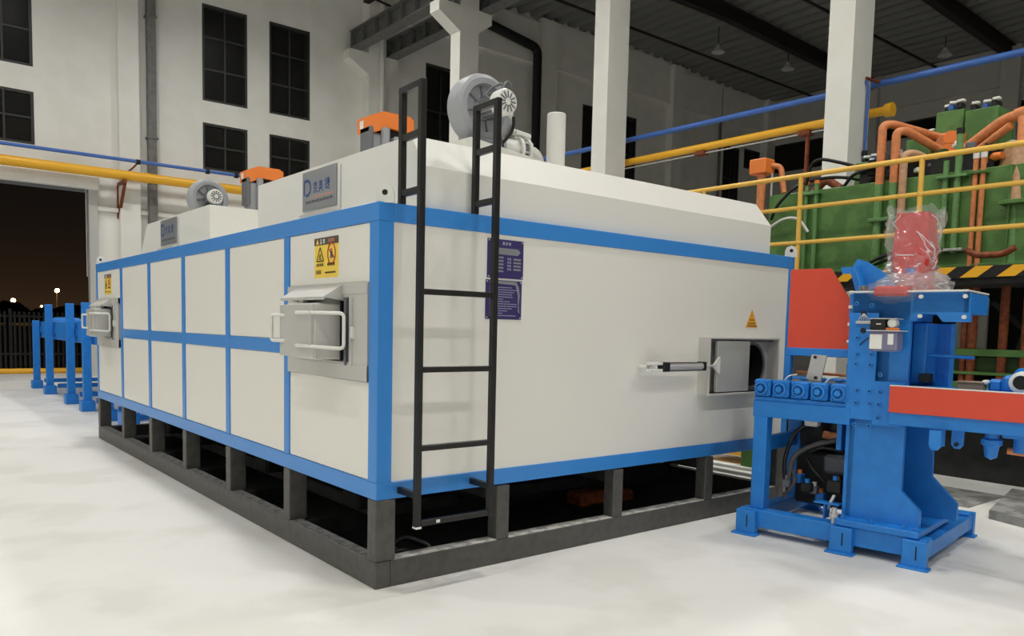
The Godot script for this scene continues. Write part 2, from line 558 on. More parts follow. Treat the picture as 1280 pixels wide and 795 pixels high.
func shell() -> void:
	X = Transform3D.IDENTITY
	struct("floor", bb(S(), Vector3(-9, -0.2, -19.5), Vector3(33.3, 0, 14), 0), M.floor)
	# back wall with its window and door openings
	var wins := []
	var n := 0
	for x in [-0.16, 5.27, 7.22]:
		wins.append([x, 7.75, x + 1.29, 10.42, [8.64, 9.53]])
		wins.append([x, 5.835, x + 1.29, 7.14, [6.5]])
	wins.append([12.70, 5.8, 14.0, 10.45, [7.4, 8.9]])
	wins.append([20.1, 5.8, 21.4, 10.5, [7.4, 8.9]])
	wins.append([22.0, 5.8, 23.3, 10.5, [7.4, 8.9]])
	wins.append([29.35, 5.8, 30.65, 10.4, [7.4, 8.9]])
	wins.append([31.0, 9.55, 32.8, 10.5, []])
	var holes := [[-6.0, -0.01, 2.36, 5.1]]
	for w in wins:
		holes.append([w[0], w[1], w[2], w[3]])
	struct("wall_back", holed(S(), -9.0, 0, 33.3, 13.4, holes, Vector3(0, 0, -19.9), Vector3.RIGHT, Vector3.UP, 0.4), M.wall)
	for w in wins:
		n += 1
		window_unit(n, w[0], w[2], w[1], w[3], w[4])
	X = Transform3D.IDENTITY
	# right wall of the far bay: one high strip window
	struct("wall_right", holed(S(), -14.0, 0, 19.9, 13.4, [[4.0, 10.15, 14.0, 10.86], [14.5, 9.5, 19.2, 10.86]], Vector3(33.3, 0, 0), Vector3(0, 0, -1), Vector3.UP, -0.3), M.wall_bay)
	for s in [[4.0, 10.15, 14.0], [14.5, 9.5, 19.2]]:
		n += 1
		var w := Node3D.new()
		w.name = "window_%d" % n
		add_child(w)
		w.set_meta("kind", "structure")
		part("pane", bb(S(), Vector3(33.12, s[1], -s[2]), Vector3(33.14, 10.86, -s[0]), 0), M.glass, w)
		var st := S()
		bb(st, Vector3(33.08, s[1], -s[2]), Vector3(33.2, s[1] + 0.07, -s[0]))
		bb(st, Vector3(33.08, 10.79, -s[2]), Vector3(33.2, 10.86, -s[0]))
		part("window_frame", st, M.bronze, w)
	struct("wall_left", bb(S(), Vector3(-9.3, 0, -19.9), Vector3(-9, 13.4, 14.3), 0), M.wall)
	struct("wall_front", bb(S(), Vector3(-9, 0, 14), Vector3(33.3, 13.4, 14.3), 0), M.wall)
	# roof: a flat deck over the near bay, a low gable of ribbed sheet over the far bay
	struct("ceiling", bb(S(), Vector3(-9.3, 13.2, -19.9), Vector3(10.6, 13.4, 14.3), 0), M.roof)
	var deck := Node3D.new()
	deck.name = "ceiling_deck"
	add_child(deck)
	deck.set_meta("kind", "structure")
	for side in 2:
		var xa := 10.6 if side == 0 else 22.0
		var xb := 22.0 if side == 0 else 33.3
		var ya := 13.05 if side == 0 else 13.5
		var yb := 13.5 if side == 0 else 13.05
		var rib := 0.62
		var cnt := int((xb - xa) / rib)
		var poly := []
		for i in cnt:
			var x := xa + (xb - xa) * i / cnt
			var w: float = (xb - xa) / cnt
			var ly := lerpf(ya, yb, float(i) / cnt)
			poly.append_array([[x, ly], [x + w * 0.45, ly], [x + w * 0.6, ly - 0.16], [x + w * 0.9, ly - 0.16]])
		poly.append_array([[xb, yb], [xb, yb + 0.14], [xa, ya + 0.14]])
		part("roof_sheet", ex(S(), poly, Vector3(0, 0, -19.9), Vector3.RIGHT, Vector3.UP, 34.2), M.roof, deck)
	for z in [-14.2, -8.6, -3.05, 2.5]:
		var st := S()
		for q in [[10.7, 12.5, 22.0, 12.75], [22.0, 12.75, 33.0, 12.42]]:
			var a := Vector3(q[0], q[1], z)
			var b := Vector3(q[2], q[3], z)
			bar(st, a + Vector3(0, 0.02, 0), b + Vector3(0, 0.02, 0), 0.30, 0.04)
			bar(st, a + Vector3(0, 0.26, 0), b + Vector3(0, 0.26, 0), 0.03, 0.44)
			bar(st, a + Vector3(0, 0.5, 0), b + Vector3(0, 0.5, 0), 0.30, 0.04)
		part("rafter", st, M.roof_steel, deck)
	for z in [-17.0, -11.4, -5.8]:
		part("tie_rod", cy(S(), Vector3(10.9, 12.75, z), Vector3(32.9, 12.75, z), 0.05, -1, 8), M.roof_steel, deck)
	for q in [[23.5, -15.6, "unlit pale lamp under the dark roof, farthest one by the first rafter"], [27.2, -14.9, "unlit pale lamp under the dark roof, between the column and the first rafter"], [30.1, -10.0, "unlit pale lamp under the dark roof, over the green press at right"]]:
		var o := thing("roof_lamp", q[2], "lamp", Vector3(q[0], 12.3, q[1]), 0.0, "unlit lamps under the dark roof")
		X = Transform3D.IDENTITY
		part("shade", lathe(S(), [[0.06, 0.3], [0.10, 0.2], [0.25, 0.02], [0.26, 0.0], [0.0, 0.0]], Vector3.ZERO), M.white_paint, o)
		part("hanger", cy(S(), Vector3(0, 0.3, 0), Vector3(0, 0.95, 0), 0.02, -1, 6), M.black, o)
	X = Transform3D.IDENTITY
	# columns between the bays, each with a corbel either side for the crane beams
	for i in 5:
		var z: float = [-19.28, -14.27, -8.68, -3.15, 2.4][i]
		var p := [[10.3, 0], [10.92, 0], [10.92, 9.5], [11.36, 9.82], [11.36, 10.1], [10.92, 10.1], [10.92, 13.2], [10.3, 13.2], [10.3, 10.1], [9.62, 10.1], [9.62, 9.82], [10.3, 9.42]]
		struct("trim_%d" % (i + 1), ex(S(), p, Vector3(0, 0, z - 0.22), Vector3.RIGHT, Vector3.UP, 0.44), M.wall)
	# pilasters, ledges and the roof band along the back wall
	var k := 6
	for b in [[3.04, 0.0, 3.55, 13.2, 0.22], [17.6, 0.0, 18.4, 13.1, 0.35], [25.2, 0.0, 25.95, 13.1, 0.35], [32.3, 0.0, 33.0, 13.0, 0.4], [2.5, 4.35, 3.04, 4.47, 0.10], [3.55, 4.35, 10.3, 4.47, 0.10], [10.92, 11.45, 17.6, 13.0, 0.14], [18.4, 11.45, 25.2, 13.2, 0.14], [25.95, 11.45, 32.3, 13.0, 0.14]]:
		struct("trim_%d" % k, bb(S(), Vector3(b[0], b[1], -19.5), Vector3(b[2], b[3], -19.5 + b[4]), 0.01), M.wall)
		k += 1
	for z in [-14.2, -8.6, -3.05]:
		struct("trim_%d" % k, bb(S(), Vector3(32.65, 0, z - 0.35), Vector3(33.0, 13.0, z + 0.35), 0.01), M.wall_bay)
		k += 1
	struct("trim_%d" % k, bb(S(), Vector3(32.85, 11.5, -19.1), Vector3(33.0, 13.0, -14.55), 0.01), M.wall_bay)
	k += 1
	struct("trim_%d" % k, bb(S(), Vector3(32.85, 11.5, -13.85), Vector3(33.0, 13.0, -8.95), 0.01), M.wall_bay)
	# roller shutter door: jamb, guide, box
	var d := Node3D.new()
	d.name = "door_1"
	add_child(d)
	d.position = Vector3(-1.8, 0, -19.5)
	d.set_meta("kind", "structure")
	X = d.transform.affine_inverse()
	part("door_frame", bb(S(), Vector3(2.3, 0, -19.55), Vector3(2.52, 5.1, -19.38), 0.01), M.steel_dull, d)
	part("door_frame", bb(S(), Vector3(-6.15, 0, -19.55), Vector3(-5.95, 5.1, -19.38), 0.01), M.pipe_grey, d)
	part("shutter_box", bb(S(), Vector3(-6.15, 4.86, -19.5), Vector3(2.52, 5.2, -19.15), 0.03), M.wall, d)
	part("shutter_bottom_bar", bb(S(), Vector3(-5.95, 4.78, -19.44), Vector3(2.3, 4.86, -19.38), 0.01), M.grey_dark, d)
	part("shutter_motor", bb(S(), Vector3(1.35, 5.2, -19.4), Vector3(2.5, 5.34, -19.2), 0.02), M.black, d)
	part("chain", cy(S(), Vector3(2.22, 2.6, -19.3), Vector3(2.22, 4.85, -19.3), 0.012, -1, 6), M.steel, d)
	X = Transform3D.IDENTITY
	# crane beams on the corbels
	for q in [[9.86, "near crane runway beam of dark steel with web stiffeners, on the near side corbels"], [11.14, "far crane runway beam of dark steel, on the corbels facing the dark bay"]]:
		var x: float = q[0]
		var o := thing("crane_beam", q[1], "beam", Vector3(x, 10.1, -2.6))
		var st := S()
		bb(st, Vector3(x - 0.19, 10.1, -19.2), Vector3(x + 0.19, 10.14, 13.9))
		part("bottom_flange", st, M.crane, o)
		part("top_flange", bb(S(), Vector3(x - 0.19, 10.62, -19.2), Vector3(x + 0.19, 10.66, 13.9)), M.crane, o)
		part("web", bb(S(), Vector3(x - 0.012, 10.14, -19.2), Vector3(x + 0.012, 10.62, 13.9)), M.crane, o)
		part("crane_rail", bb(S(), Vector3(x - 0.04, 10.66, -19.2), Vector3(x + 0.04, 10.76, 13.9)), M.crane, o)
		for i in 16:
			var z := -19.15 + i * 0.75
			part("stiffener", bb(S(), Vector3(x - 0.17, 10.14, z), Vector3(x + 0.17, 10.62, z + 0.03)), M.crane, o)
	var tr := thing("walkway_truss", "dark steel lattice walkway girder above the crane beams", "girder", Vector3(10.5, 11.2, -2.6))
	part("chord", bb(S(), Vector3(10.05, 11.55, -19.0), Vector3(10.25, 11.75, 13.9)), M.roof_steel, tr)
	part("chord", bb(S(), Vector3(11.0, 11.2, -19.0), Vector3(11.15, 11.35, 13.9)), M.roof_steel, tr)
	for i in 14:
		var z := -18.6 + i * 0.9
		part("lattice_bar", bar(S(), Vector3(10.15, 11.6, z), Vector3(11.08, 11.25, z + 0.45), 0.06, 0.06), M.roof_steel, tr)
	# pipes on the walls
	var dp := thing("downpipe", "square grey rainwater downpipe on the white back wall between pilaster and windows", "pipe", Vector3(3.87, 0, -19.35))
	part("pipe_run", bb(S(), Vector3(3.76, 0.1, -19.46), Vector3(3.98, 13.0, -19.26), 0.02), M.pipe_grey, dp)
	for y in [3.0, 6.4, 9.6]:
		part("pipe_clip", bb(S(), Vector3(3.73, y, -19.49), Vector3(4.01, y + 0.06, -19.24)), M.pipe_grey, dp)
	X = Transform3D.IDENTITY
	solo("white_pipe", cy(S(), Vector3(10.72, 0.0, -18.96), Vector3(10.72, 12.7, -18.96), 0.085, -1, 12), M.white_paint, "thin white vertical pipe beside the corbel column against the back wall", "pipe")
	var bp := thing("drain_pipe", "black drain pipe running along under the roof then down the dark bay's wall", "pipe", Vector3(17.3, 0, -19.3))
	part("pipe_run", tube(S(), [Vector3(14.2, 12.25, -19.0), Vector3(17.25, 11.85, -19.0), Vector3(17.25, 0.0, -19.0)], 0.17, 10, 0.3), M.black_pipe, bp)
	X = Transform3D.IDENTITY
	solo("conduit", cy(S(), Vector3(28.95, 0.0, -19.42), Vector3(28.95, 12.9, -19.42), 0.07, -1, 8), M.pipe_grey, "thin grey vertical conduit on the dark bay wall near its corner", "conduit")
	wall_pipes()

func wall_pipes() -> void:
	# yellow gas main and blue air main: one pair along the back wall, one along the column row
	var y := thing("gas_pipe", "thick yellow gas pipe along the white back wall over the shutter door", "pipe", Vector3(3, 5.27, -18.9))
	part("pipe_run", tube(S(), [Vector3(-8.9, 5.27, -18.9), Vector3(10.2, 5.27, -18.9)], 0.125, 14), M.yellow, y)
	for x in [-3.3, 3.05, 9.0]:
		var st := S()
		bb(st, Vector3(x - 0.04, 5.06, -19.49), Vector3(x + 0.04, 5.14, -18.75))
		bar(st, Vector3(x, 4.3, -19.47), Vector3(x, 5.06, -18.8), 0.07, 0.07)
		bb(st, Vector3(x - 0.05, 4.2, -19.49), Vector3(x + 0.05, 5.06, -19.44))
		part("bracket", st, M.rust, y, "rusty triangular wall bracket")
	for x in [3.6, 7.2]:
		part("collar", cy(S(), Vector3(x - 0.05, 5.27, -18.9), Vector3(x + 0.05, 5.27, -18.9), 0.14, -1, 14), M.yellow, y)
	var b := thing("air_pipe", "thin blue air pipe along the white back wall above the yellow pipe", "pipe", Vector3(3, 5.66, -18.9))
	part("pipe_run", tube(S(), [Vector3(-8.9, 5.65, -18.9), Vector3(10.2, 5.68, -18.9)], 0.045, 10), M.pipe_blue, b)
	for x in [-2.0, 3.4, 5.2, 6.0]:
		part("clamp", cy(S(), Vector3(x - 0.05, 5.66, -18.9), Vector3(x + 0.05, 5.66, -18.9), 0.065, -1, 10), M.black, b)
	for x in [3.4, 8.0]:
		part("bracket", tube(S(), [Vector3(x, 5.64, -18.9), Vector3(x - 0.1, 5.5, -19.15), Vector3(x - 0.3, 5.32, -19.45)], 0.022, 6), M.rust, b, "thin rusty rod bracket")
	var y2 := thing("gas_pipe", "thick yellow gas pipe behind the columns ending in a flange by the green press", "pipe", Vector3(11.2, 5.3, -10))
	part("pipe_run", tube(S(), [Vector3(11.2, 5.3, -19.2), Vector3(11.2, 5.3, -2.72)], 0.075, 14), M.yellow, y2)
	part("flange", cy(S(), Vector3(11.2, 5.3, -2.78), Vector3(11.2, 5.3, -2.66), 0.11, 0.115, 16), M.yellow, y2)
	for z in [-6.6, -4.25, -12.0]:
		part("bracket", bb(S(), Vector3(11.12, 5.14, z - 0.12), Vector3(11.3, 5.22, z + 0.12), 0.01), M.rust, y2, "rusty pipe support")
	part("hanging_rod", cy(S(), Vector3(11.2, 4.0, -4.2), Vector3(11.2, 5.2, -4.2), 0.04, -1, 8), M.rust, y2, "rusty vertical rod")
	part("cable", tube(S(), [Vector3(11.2, 5.16, -15), Vector3(11.2, 5.18, -3.6)], 0.015, 6), M.steel, y2)
	var b2 := thing("air_pipe", "blue air pipe behind the columns below the dark roof, with a drop", "pipe", Vector3(11.2, 5.75, -8))
	part("pipe_run", tube(S(), [Vector3(11.2, 5.84, -19.2), Vector3(11.2, 5.74, 3.0)], 0.055, 10), M.pipe_blue, b2)
	part("drop_pipe", tube(S(), [Vector3(10.72, 5.72, -2.90), Vector3(10.76, 5.62, -2.88), Vector3(10.76, 0.6, -2.88)], 0.024, 8), M.pipe_blue, b2)
	part("clamp", cy(S(), Vector3(10.76, 4.50, -2.88), Vector3(10.76, 4.58, -2.88), 0.05, -1, 8), M.black, b2)
	part("bracket", tube(S(), [Vector3(10.72, 5.76, -2.9), Vector3(11.2, 5.78, -2.9)], 0.025, 6), M.rust, b2)

func outside() -> void:
	X = Transform3D.IDENTITY
	struct("ground", bb(S(), Vector3(-120, -0.3, -400), Vector3(160, -0.02, -19.5), 0), M.asphalt)
	struct("trim_40", bb(S(), Vector3(-6, -0.02, -21.5), Vector3(2.4, 0.0, -19.5), 0), M.floor)
	solo("ground_pipe", tube(S(), [Vector3(-14, 0.07, -20.6), Vector3(8, 0.07, -20.6)], 0.075, 10), M.yellow, "yellow pipe lying on the ground across the open shutter door", "pipe")
	var f := thing("fence", "dark picket fence outside the open shutter door at night", "fence", Vector3(0, 0, -22.5))
	part("rail", bb(S(), Vector3(-16, 1.5, -22.53), Vector3(12, 1.56, -22.47)), M.fence, f)
	part("rail", bb(S(), Vector3(-16, 0.42, -22.53), Vector3(12, 0.48, -22.47)), M.fence, f)
	var st := S()
	for i in 234:
		var x := -16.0 + i * 0.12
		bb(st, Vector3(x, 0.05, -22.515), Vector3(x + 0.06, 1.66, -22.485), 0)
	var p := part("picket", st, M.fence, f)
	p.set_meta("kind", "stuff")
	for i in 11:
		part("post", bb(S(), Vector3(-16 + i * 2.8, -0.02, -22.56), Vector3(-15.92 + i * 2.8, 1.74, -22.44)), M.fence, f)
	for q in [[24.1, 5.5, -220.0, "street lamp glowing orange beyond the fence, lower left one"], [33.4, 8.3, -220.0, "street lamp glowing orange beyond the fence, on the taller pole to the right"], [30.0, 4.3, -220.0, "small dim street lamp between the two bright ones beyond the fence"]]:
		var big := 0.5 if q[1] > 5 else 0.22
		var o := thing("street_lamp", q[3], "street lamp", Vector3(q[0], 0, q[2]))
		X = Transform3D.IDENTITY
		part("pole", cy(S(), Vector3(0, 0, -0.3), Vector3(0, q[1] + 0.3, -0.3), 0.12, 0.08, 8), M.fence, o)
		part("arm", bb(S(), Vector3(-0.1, q[1] + 0.2, -0.4), Vector3(0.1, q[1] + 0.35, 0.5)), M.fence, o)
		part("bulb", ball(S(), Vector3(0, q[1], 0.2), Vector3.ONE * big, 8), M.street, o)
		var l := OmniLight3D.new()
		l.name = "lamp_light"
		l.light_color = Color(1, 0.72, 0.4)
		l.light_energy = 30.0
		l.omni_range = 60
		l.omni_attenuation = 2
		l.light_size = 0.3
		l.shadow_enabled = true
		l.position = Vector3(0, q[1], 1.2)
		o.add_child(l)
	var tx := [6.0, 11.0, 17.0, 21.0, 26.0, 30.0, 37.0, 1.0]
	for i in tx.size():
		var o := thing("tree", "dark bushy tree low on the night skyline beyond the fence", "tree", Vector3(tx[i], 0, -150 - (i % 3) * 9), 0.0, "trees on the skyline")
		X = Transform3D.IDENTITY
		var h: float = 2.3 + (i * 7 % 5) * 0.35
		part("trunk", cy(S(), Vector3.ZERO, Vector3(0, h * 0.5, 0), 0.3, 0.2, 6), M.leaf, o)
		part("crown", ball(S(), Vector3(0, h * 0.62, 0), Vector3(3.6, h * 0.5, 2.5), 12, 0.5, 70 + i), M.leaf, o)

# ---------------------------------------------------------------- the furnace
const ZP := [-0.05, -1.24, -2.39, -3.53, -4.66, -5.81, -7.025]
const FW := 4.13
const FL := 7.075
var FUR: Node3D

func furnace() -> void:
	var f := thing("furnace", "large cream and blue box furnace on a dark steel base frame", "furnace")
	FUR = f
	# base frame
	for q in [[Vector3(0, 0, -FL), Vector3(0.1, 0.155, 0)], [Vector3(FW - 0.1, 0, -FL), Vector3(FW, 0.155, 0)], [Vector3(0.1, 0, -0.1), Vector3(FW - 0.1, 0.155, 0)], [Vector3(0.1, 0, -FL), Vector3(FW - 0.1, 0.155, -FL + 0.1)]]:
		part("base_beam", bb(S(), q[0], q[1], 0.006), M.frame_black, f)
	for z in ZP:
		for x in [0.0, FW - 0.1]:
			part("base_leg", bb(S(), Vector3(x if x < 1.0 else x - 0.03, 0.155, z - 0.05), Vector3(x + 0.13 if x < 1.0 else x + 0.1, 0.512, z + 0.05), 0.006), M.frame_black, f)
		if z < -0.1 and z > -7.0:
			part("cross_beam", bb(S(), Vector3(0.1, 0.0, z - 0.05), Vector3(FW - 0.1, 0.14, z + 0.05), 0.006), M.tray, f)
	part("beam_top_strip", bb(S(), Vector3(0.09, 0.154, -0.096), Vector3(FW - 0.09, 0.159, -0.006), 0.001), M.strip_pale, f, "pale strip on the beam top")  # thin strips, paler than the beams they lie on
	part("beam_top_strip", bb(S(), Vector3(0.006, 0.154, -FL + 0.02), Vector3(0.094, 0.158, -0.1), 0.001), M.strip_grey, f, "grey strip on the beam top")
	for x in [0.92, 1.98, 3.04]:
		for z in [-0.1, -FL]:
			part("base_leg", bb(S(), Vector3(x - 0.05, 0.155, z), Vector3(x + 0.05, 0.504, z + 0.1), 0.006), M.frame_black, f)
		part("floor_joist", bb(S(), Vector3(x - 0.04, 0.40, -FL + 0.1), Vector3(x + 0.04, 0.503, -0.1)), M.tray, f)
	part("dark_floor_sheet", bb(S(), Vector3(0.1, 0.012, -FL + 0.1), Vector3(FW - 0.1, 0.022, -0.1), 0), M.tray, f)  # added dark sheet, stands in for grey floor and shade beneath
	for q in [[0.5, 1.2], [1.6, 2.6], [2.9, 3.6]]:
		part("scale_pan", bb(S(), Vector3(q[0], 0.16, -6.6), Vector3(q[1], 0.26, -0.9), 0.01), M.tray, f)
	part("underside", bb(S(), Vector3(0.135, 0.505, -FL + 0.11), Vector3(FW - 0.135, 0.525, -0.11), 0), M.near_black, f)
	part("duct", tube(S(), [Vector3(0.45, 0.36, -6.6), Vector3(0.45, 0.36, -0.7)], 0.05, 10), M.tray, f)
	part("duct", tube(S(), [Vector3(0.95, 0.30, -6.2), Vector3(0.8, 0.34, -3.0), Vector3(1.3, 0.30, -0.6)], 0.07, 10, 0.3), M.tray, f)
	for z in [-1.0, -2.6, -4.4, -5.4]:
		part("valve_block", bb(S(), Vector3(0.35, 0.24, z - 0.12), Vector3(0.62, 0.48, z + 0.12), 0.02), M.near_black, f)
	# body core
	part("body", bb(S(), Vector3(0.12, 0.53, -FL + 0.1), Vector3(FW - 0.03, 2.165, -0.4), 0), M.cream, f)
	part("body_lid", bb(S(), Vector3(0.015, 2.13, -FL + 0.015), Vector3(FW - 0.015, 2.168, -0.015), 0), M.cream, f)
	# blue frame: posts and rails of the left side
	for i in ZP.size():
		var z: float = ZP[i]
		if i == 0 or i == 6:
			continue
		part("frame_post", bb(S(), Vector3(0, 0.613, z - 0.043), Vector3(0.12, 2.075, z + 0.043), 0.003), M.blue, f)
	part("frame_post", bb(S(), Vector3(0, 0.613, -0.1), Vector3(0.1, 2.075, 0), 0.004), M.blue, f)
	part("frame_post", bb(S(), Vector3(0, 0.613, -FL), Vector3(0.1, 2.075, -FL + 0.06), 0.004), M.blue, f)
	part("frame_post", bb(S(), Vector3(FW - 0.08, 0.613, -0.1), Vector3(FW, 2.075, 0), 0.004), M.blue, f)
	part("frame_post", bb(S(), Vector3(FW - 0.08, 0.613, -FL), Vector3(FW, 2.075, -FL + 0.06), 0.004), M.blue, f)
	for q in [[2.075, 2.178], [0.513, 0.613]]:
		part("frame_rail", bb(S(), Vector3(0, q[0], -FL), Vector3(0.1, q[1], 0), 0.004), M.blue, f)
		part("frame_rail", bb(S(), Vector3(FW - 0.1, q[0], -FL), Vector3(FW, q[1], 0), 0.004), M.blue, f)
		part("frame_rail", bb(S(), Vector3(0.1, q[0], -0.1), Vector3(FW - 0.1, q[1], 0), 0.004), M.blue, f)
		part("frame_rail", bb(S(), Vector3(0.1, q[0], -FL), Vector3(FW - 0.1, q[1], -FL + 0.1), 0.004), M.blue, f)
	part("frame_rail", bb(S(), Vector3(0.002, 1.297, ZP[5] + 0.043), Vector3(0.11, 1.392, ZP[1] - 0.043), 0.003), M.blue, f)
	# side panels
	for i in 6:
		var z1: float = ZP[i] - 0.043 if i > 0 else -0.1
		var z0: float = ZP[i + 1] + 0.043 if i < 5 else -FL + 0.06
		var rows := [[0.613, 1.297], [1.392, 2.075]] if i > 0 and i < 5 else [[0.613, 1.178], [1.742, 2.075]]
		for r in rows:
			part("side_panel", bb(S(), Vector3(0.008, r[0] + 0.001, z0 + 0.001), Vector3(0.05, r[1] - 0.001, z1 - 0.001), 0.004), M.cream, f)
	for i in 6:
		part("side_panel", bb(S(), Vector3(FW - 0.05, 0.613, -FL + 0.06 + i * 1.16), Vector3(FW - 0.008, 2.075, -FL + 0.055 + (i + 1) * 1.16), 0.004), M.cream, f)
	part("end_panel", holed(S(), 0.1, 0.613, FW - 0.08, 2.075, [[3.3, 1.04, 3.74, 1.43]], Vector3(0, 0, -0.05), Vector3.RIGHT, Vector3.UP, 0.042), M.cream, f)
	part("end_panel", bb(S(), Vector3(0.1, 0.613, -FL + 0.008), Vector3(FW - 0.08, 2.075, -FL + 0.05), 0.004), M.cream, f)
	# roof housings: near one with a chamfered front, far one with a chamfered back
	part("roof_housing", ex(S(), [[0.06, 2.17], [0.06, 2.425], [0.215, 2.622], [2.59, 2.622], [2.59, 2.17]], Vector3(0.33, 0, 0), Vector3(0, 0, -1), Vector3.UP, 3.5), M.cream, f)
	part("roof_housing", ex(S(), [[3.80, 2.17], [3.80, 2.60], [5.985, 2.605], [6.285, 2.28], [6.285, 2.17]], Vector3(0.33, 0, 0), Vector3(0, 0, -1), Vector3.UP, 3.5), M.cream, f)
	# lifting lugs
	for q in [Vector3(0.055, 2.175, -0.03), Vector3(4.085, 2.175, -0.03), Vector3(0.055, 2.175, -FL + 0.06), Vector3(4.085, 2.175, -FL + 0.06)]:
		var lug := part("lifting_lug", ex(S(), [[-0.05, 0.0], [0.05, 0.0], [0.05, 0.05], [0.035, 0.085], [0.0, 0.1], [-0.035, 0.085], [-0.05, 0.05]], q + Vector3(-0.0, 0, 0.012), Vector3(0.72, 0, 0.69), Vector3.UP, 0.024), M.white_paint, f)
		var nrm := Vector3(0.72, 0, 0.69).cross(Vector3.UP).normalized()
		part("lug_hole", cy(S(), q + Vector3(0, 0.055, 0.012) - nrm * 0.002, q + Vector3(0, 0.055, 0.012) + nrm * 0.026, 0.016, -1, 12), M.black, lug)

func hatch(zo: float) -> void:
	# a loading hatch in a steel recess; zo is the z of the recess's near edge
	var f := FUR
	X = Transform3D.IDENTITY
	var w := 1.09
	var h := part("hatch_recess", holed(S(), 0.0, 1.178, w, 1.742, [[0.2, 1.28, 0.85, 1.66]], Vector3(0.022, 0, zo), Vector3(0, 0, -1), Vector3.UP, -0.03), M.steel_dull, f, "stainless steel hatch surround")
	part("lip", bb(S(), Vector3(-0.012, 1.178, zo - w), Vector3(0.03, 1.27, zo), 0.004), M.steel_dull, h)
	part("lip", bb(S(), Vector3(-0.012, 1.675, zo - w), Vector3(0.03, 1.742, zo), 0.004), M.steel_dull, h)
	part("guide_rail", bb(S(), Vector3(-0.02, 1.26, zo - 0.20), Vector3(0.02, 1.66, zo - 0.17), 0.003), M.steel, h)
	part("guide_rail", bb(S(), Vector3(-0.02, 1.26, zo - 0.26), Vector3(0.02, 1.66, zo - 0.24), 0.003), M.grey_dark, h)
	part("latch", bb(S(), Vector3(-0.035, 1.42, zo - 0.16), Vector3(0.02, 1.49, zo - 0.14), 0.004), M.white_paint, h)
	# canopy
	var hood := part("hatch_canopy", ex(S(), [[0.0, 1.742], [-0.13, 1.66], [-0.13, 1.642], [0.0, 1.715]], Vector3(0.0, 0, zo - 0.30), Vector3.RIGHT, Vector3.UP, -0.62), M.steel_dull, f, "sloping steel canopy")
	part("cheek", ex(S(), [[0.0, 1.735], [-0.125, 1.655], [0.0, 1.64]], Vector3(0.0, 0, zo - 0.30), Vector3.RIGHT, Vector3.UP, 0.008), M.steel, hood)
	part("cheek", ex(S(), [[0.0, 1.735], [-0.125, 1.655], [0.0, 1.64]], Vector3(0.0, 0, zo - 0.93), Vector3.RIGHT, Vector3.UP, 0.008), M.steel, hood)
	# door block
	var d := part("hatch_door", bb(S(), Vector3(-0.178, 1.292, zo - 0.72), Vector3(0.04, 1.622, zo - 0.32), 0.008), M.steel_dull, f, "protruding steel hatch door")
	part("face_plate", bb(S(), Vector3(-0.186, 1.30, zo - 0.80), Vector3(-0.178, 1.615, zo - 0.325), 0.003), M.steel, d)
	part("edge_seal", bb(S(), Vector3(-0.02, 1.285, zo - 0.312), Vector3(0.0, 1.64, zo - 0.30), 0.002), M.black, d)
	var t := 0.011
	part("handle", tube(S(), [Vector3(-0.18, 1.55, zo - 0.72), Vector3(-0.215, 1.55, zo - 0.86), Vector3(-0.215, 1.392, zo - 0.86), Vector3(-0.18, 1.392, zo - 0.72)], t, 8, 0.02), M.white_paint, d)
	part("handle", tube(S(), [Vector3(-0.20, 1.565, zo - 0.52), Vector3(-0.20, 1.565, zo - 0.33), Vector3(-0.06, 1.565, zo - 0.18), Vector3(-0.06, 1.36, zo - 0.18), Vector3(-0.20, 1.37, zo - 0.33), Vector3(-0.20, 1.37, zo - 0.52)], t, 8, 0.03), M.white_paint, d)
	part("handle_post", bb(S(), Vector3(-0.205, 1.37, zo - 0.345), Vector3(-0.186, 1.575, zo - 0.325), 0.003), M.steel, d)
	part("hinge_rod", cy(S(), Vector3(-0.03, 1.36, zo - 0.235), Vector3(-0.03, 1.55, zo - 0.235), 0.009, -1, 8), M.grey_dark, d)

func bars(st: SurfaceTool, rects: Array, o: Vector3, u: Vector3, v: Vector3, d: float) -> SurfaceTool:
	for r in rects:
		ex(st, [[r[0], r[1]], [r[2], r[1]], [r[2], r[3]], [r[0], r[3]]], o, u, v, d)
	return st

# strokes of a character on a unit square: [x0, y0, x1, y1] line segments
func strokes(st: SurfaceTool, segs: Array, o: Vector3, u: Vector3, v: Vector3, size: float, wd: float, d: float) -> SurfaceTool:
	for s in segs:
		var a := Vector2(s[0], s[1]) * size
		var b := Vector2(s[2], s[3]) * size
		var e := (b - a).normalized()
		var nn := Vector2(-e.y, e.x) * wd * 0.5
		ex(st, [[a.x + nn.x, a.y + nn.y], [a.x - nn.x, a.y - nn.y], [b.x - nn.x, b.y - nn.y], [b.x + nn.x, b.y + nn.y]], o, u, v, d)
	return st

const MEI := [[0.32, 0.98, 0.40, 0.86], [0.68, 0.98, 0.60, 0.86], [0.18, 0.84, 0.82, 0.84], [0.22, 0.70, 0.78, 0.70], [0.14, 0.55, 0.86, 0.55], [0.5, 0.84, 0.5, 0.55], [0.08, 0.36, 0.92, 0.36], [0.5, 0.52, 0.46, 0.34], [0.46, 0.34, 0.10, 0.04], [0.52, 0.34, 0.92, 0.04]]
const JIE := [[0.04, 0.76, 0.34, 0.76], [0.20, 0.98, 0.20, 0.06], [0.04, 0.40, 0.36, 0.52], [0.40, 0.86, 0.96, 0.86], [0.66, 1.0, 0.66, 0.2], [0.46, 0.72, 0.88, 0.72], [0.40, 0.60, 0.96, 0.60], [0.46, 0.48, 0.88, 0.48], [0.88, 0.72, 0.88, 0.48], [0.66, 0.30, 0.90, 0.30], [0.50, 0.36, 0.36, 0.06], [0.44, 0.18, 0.96, 0.04]]
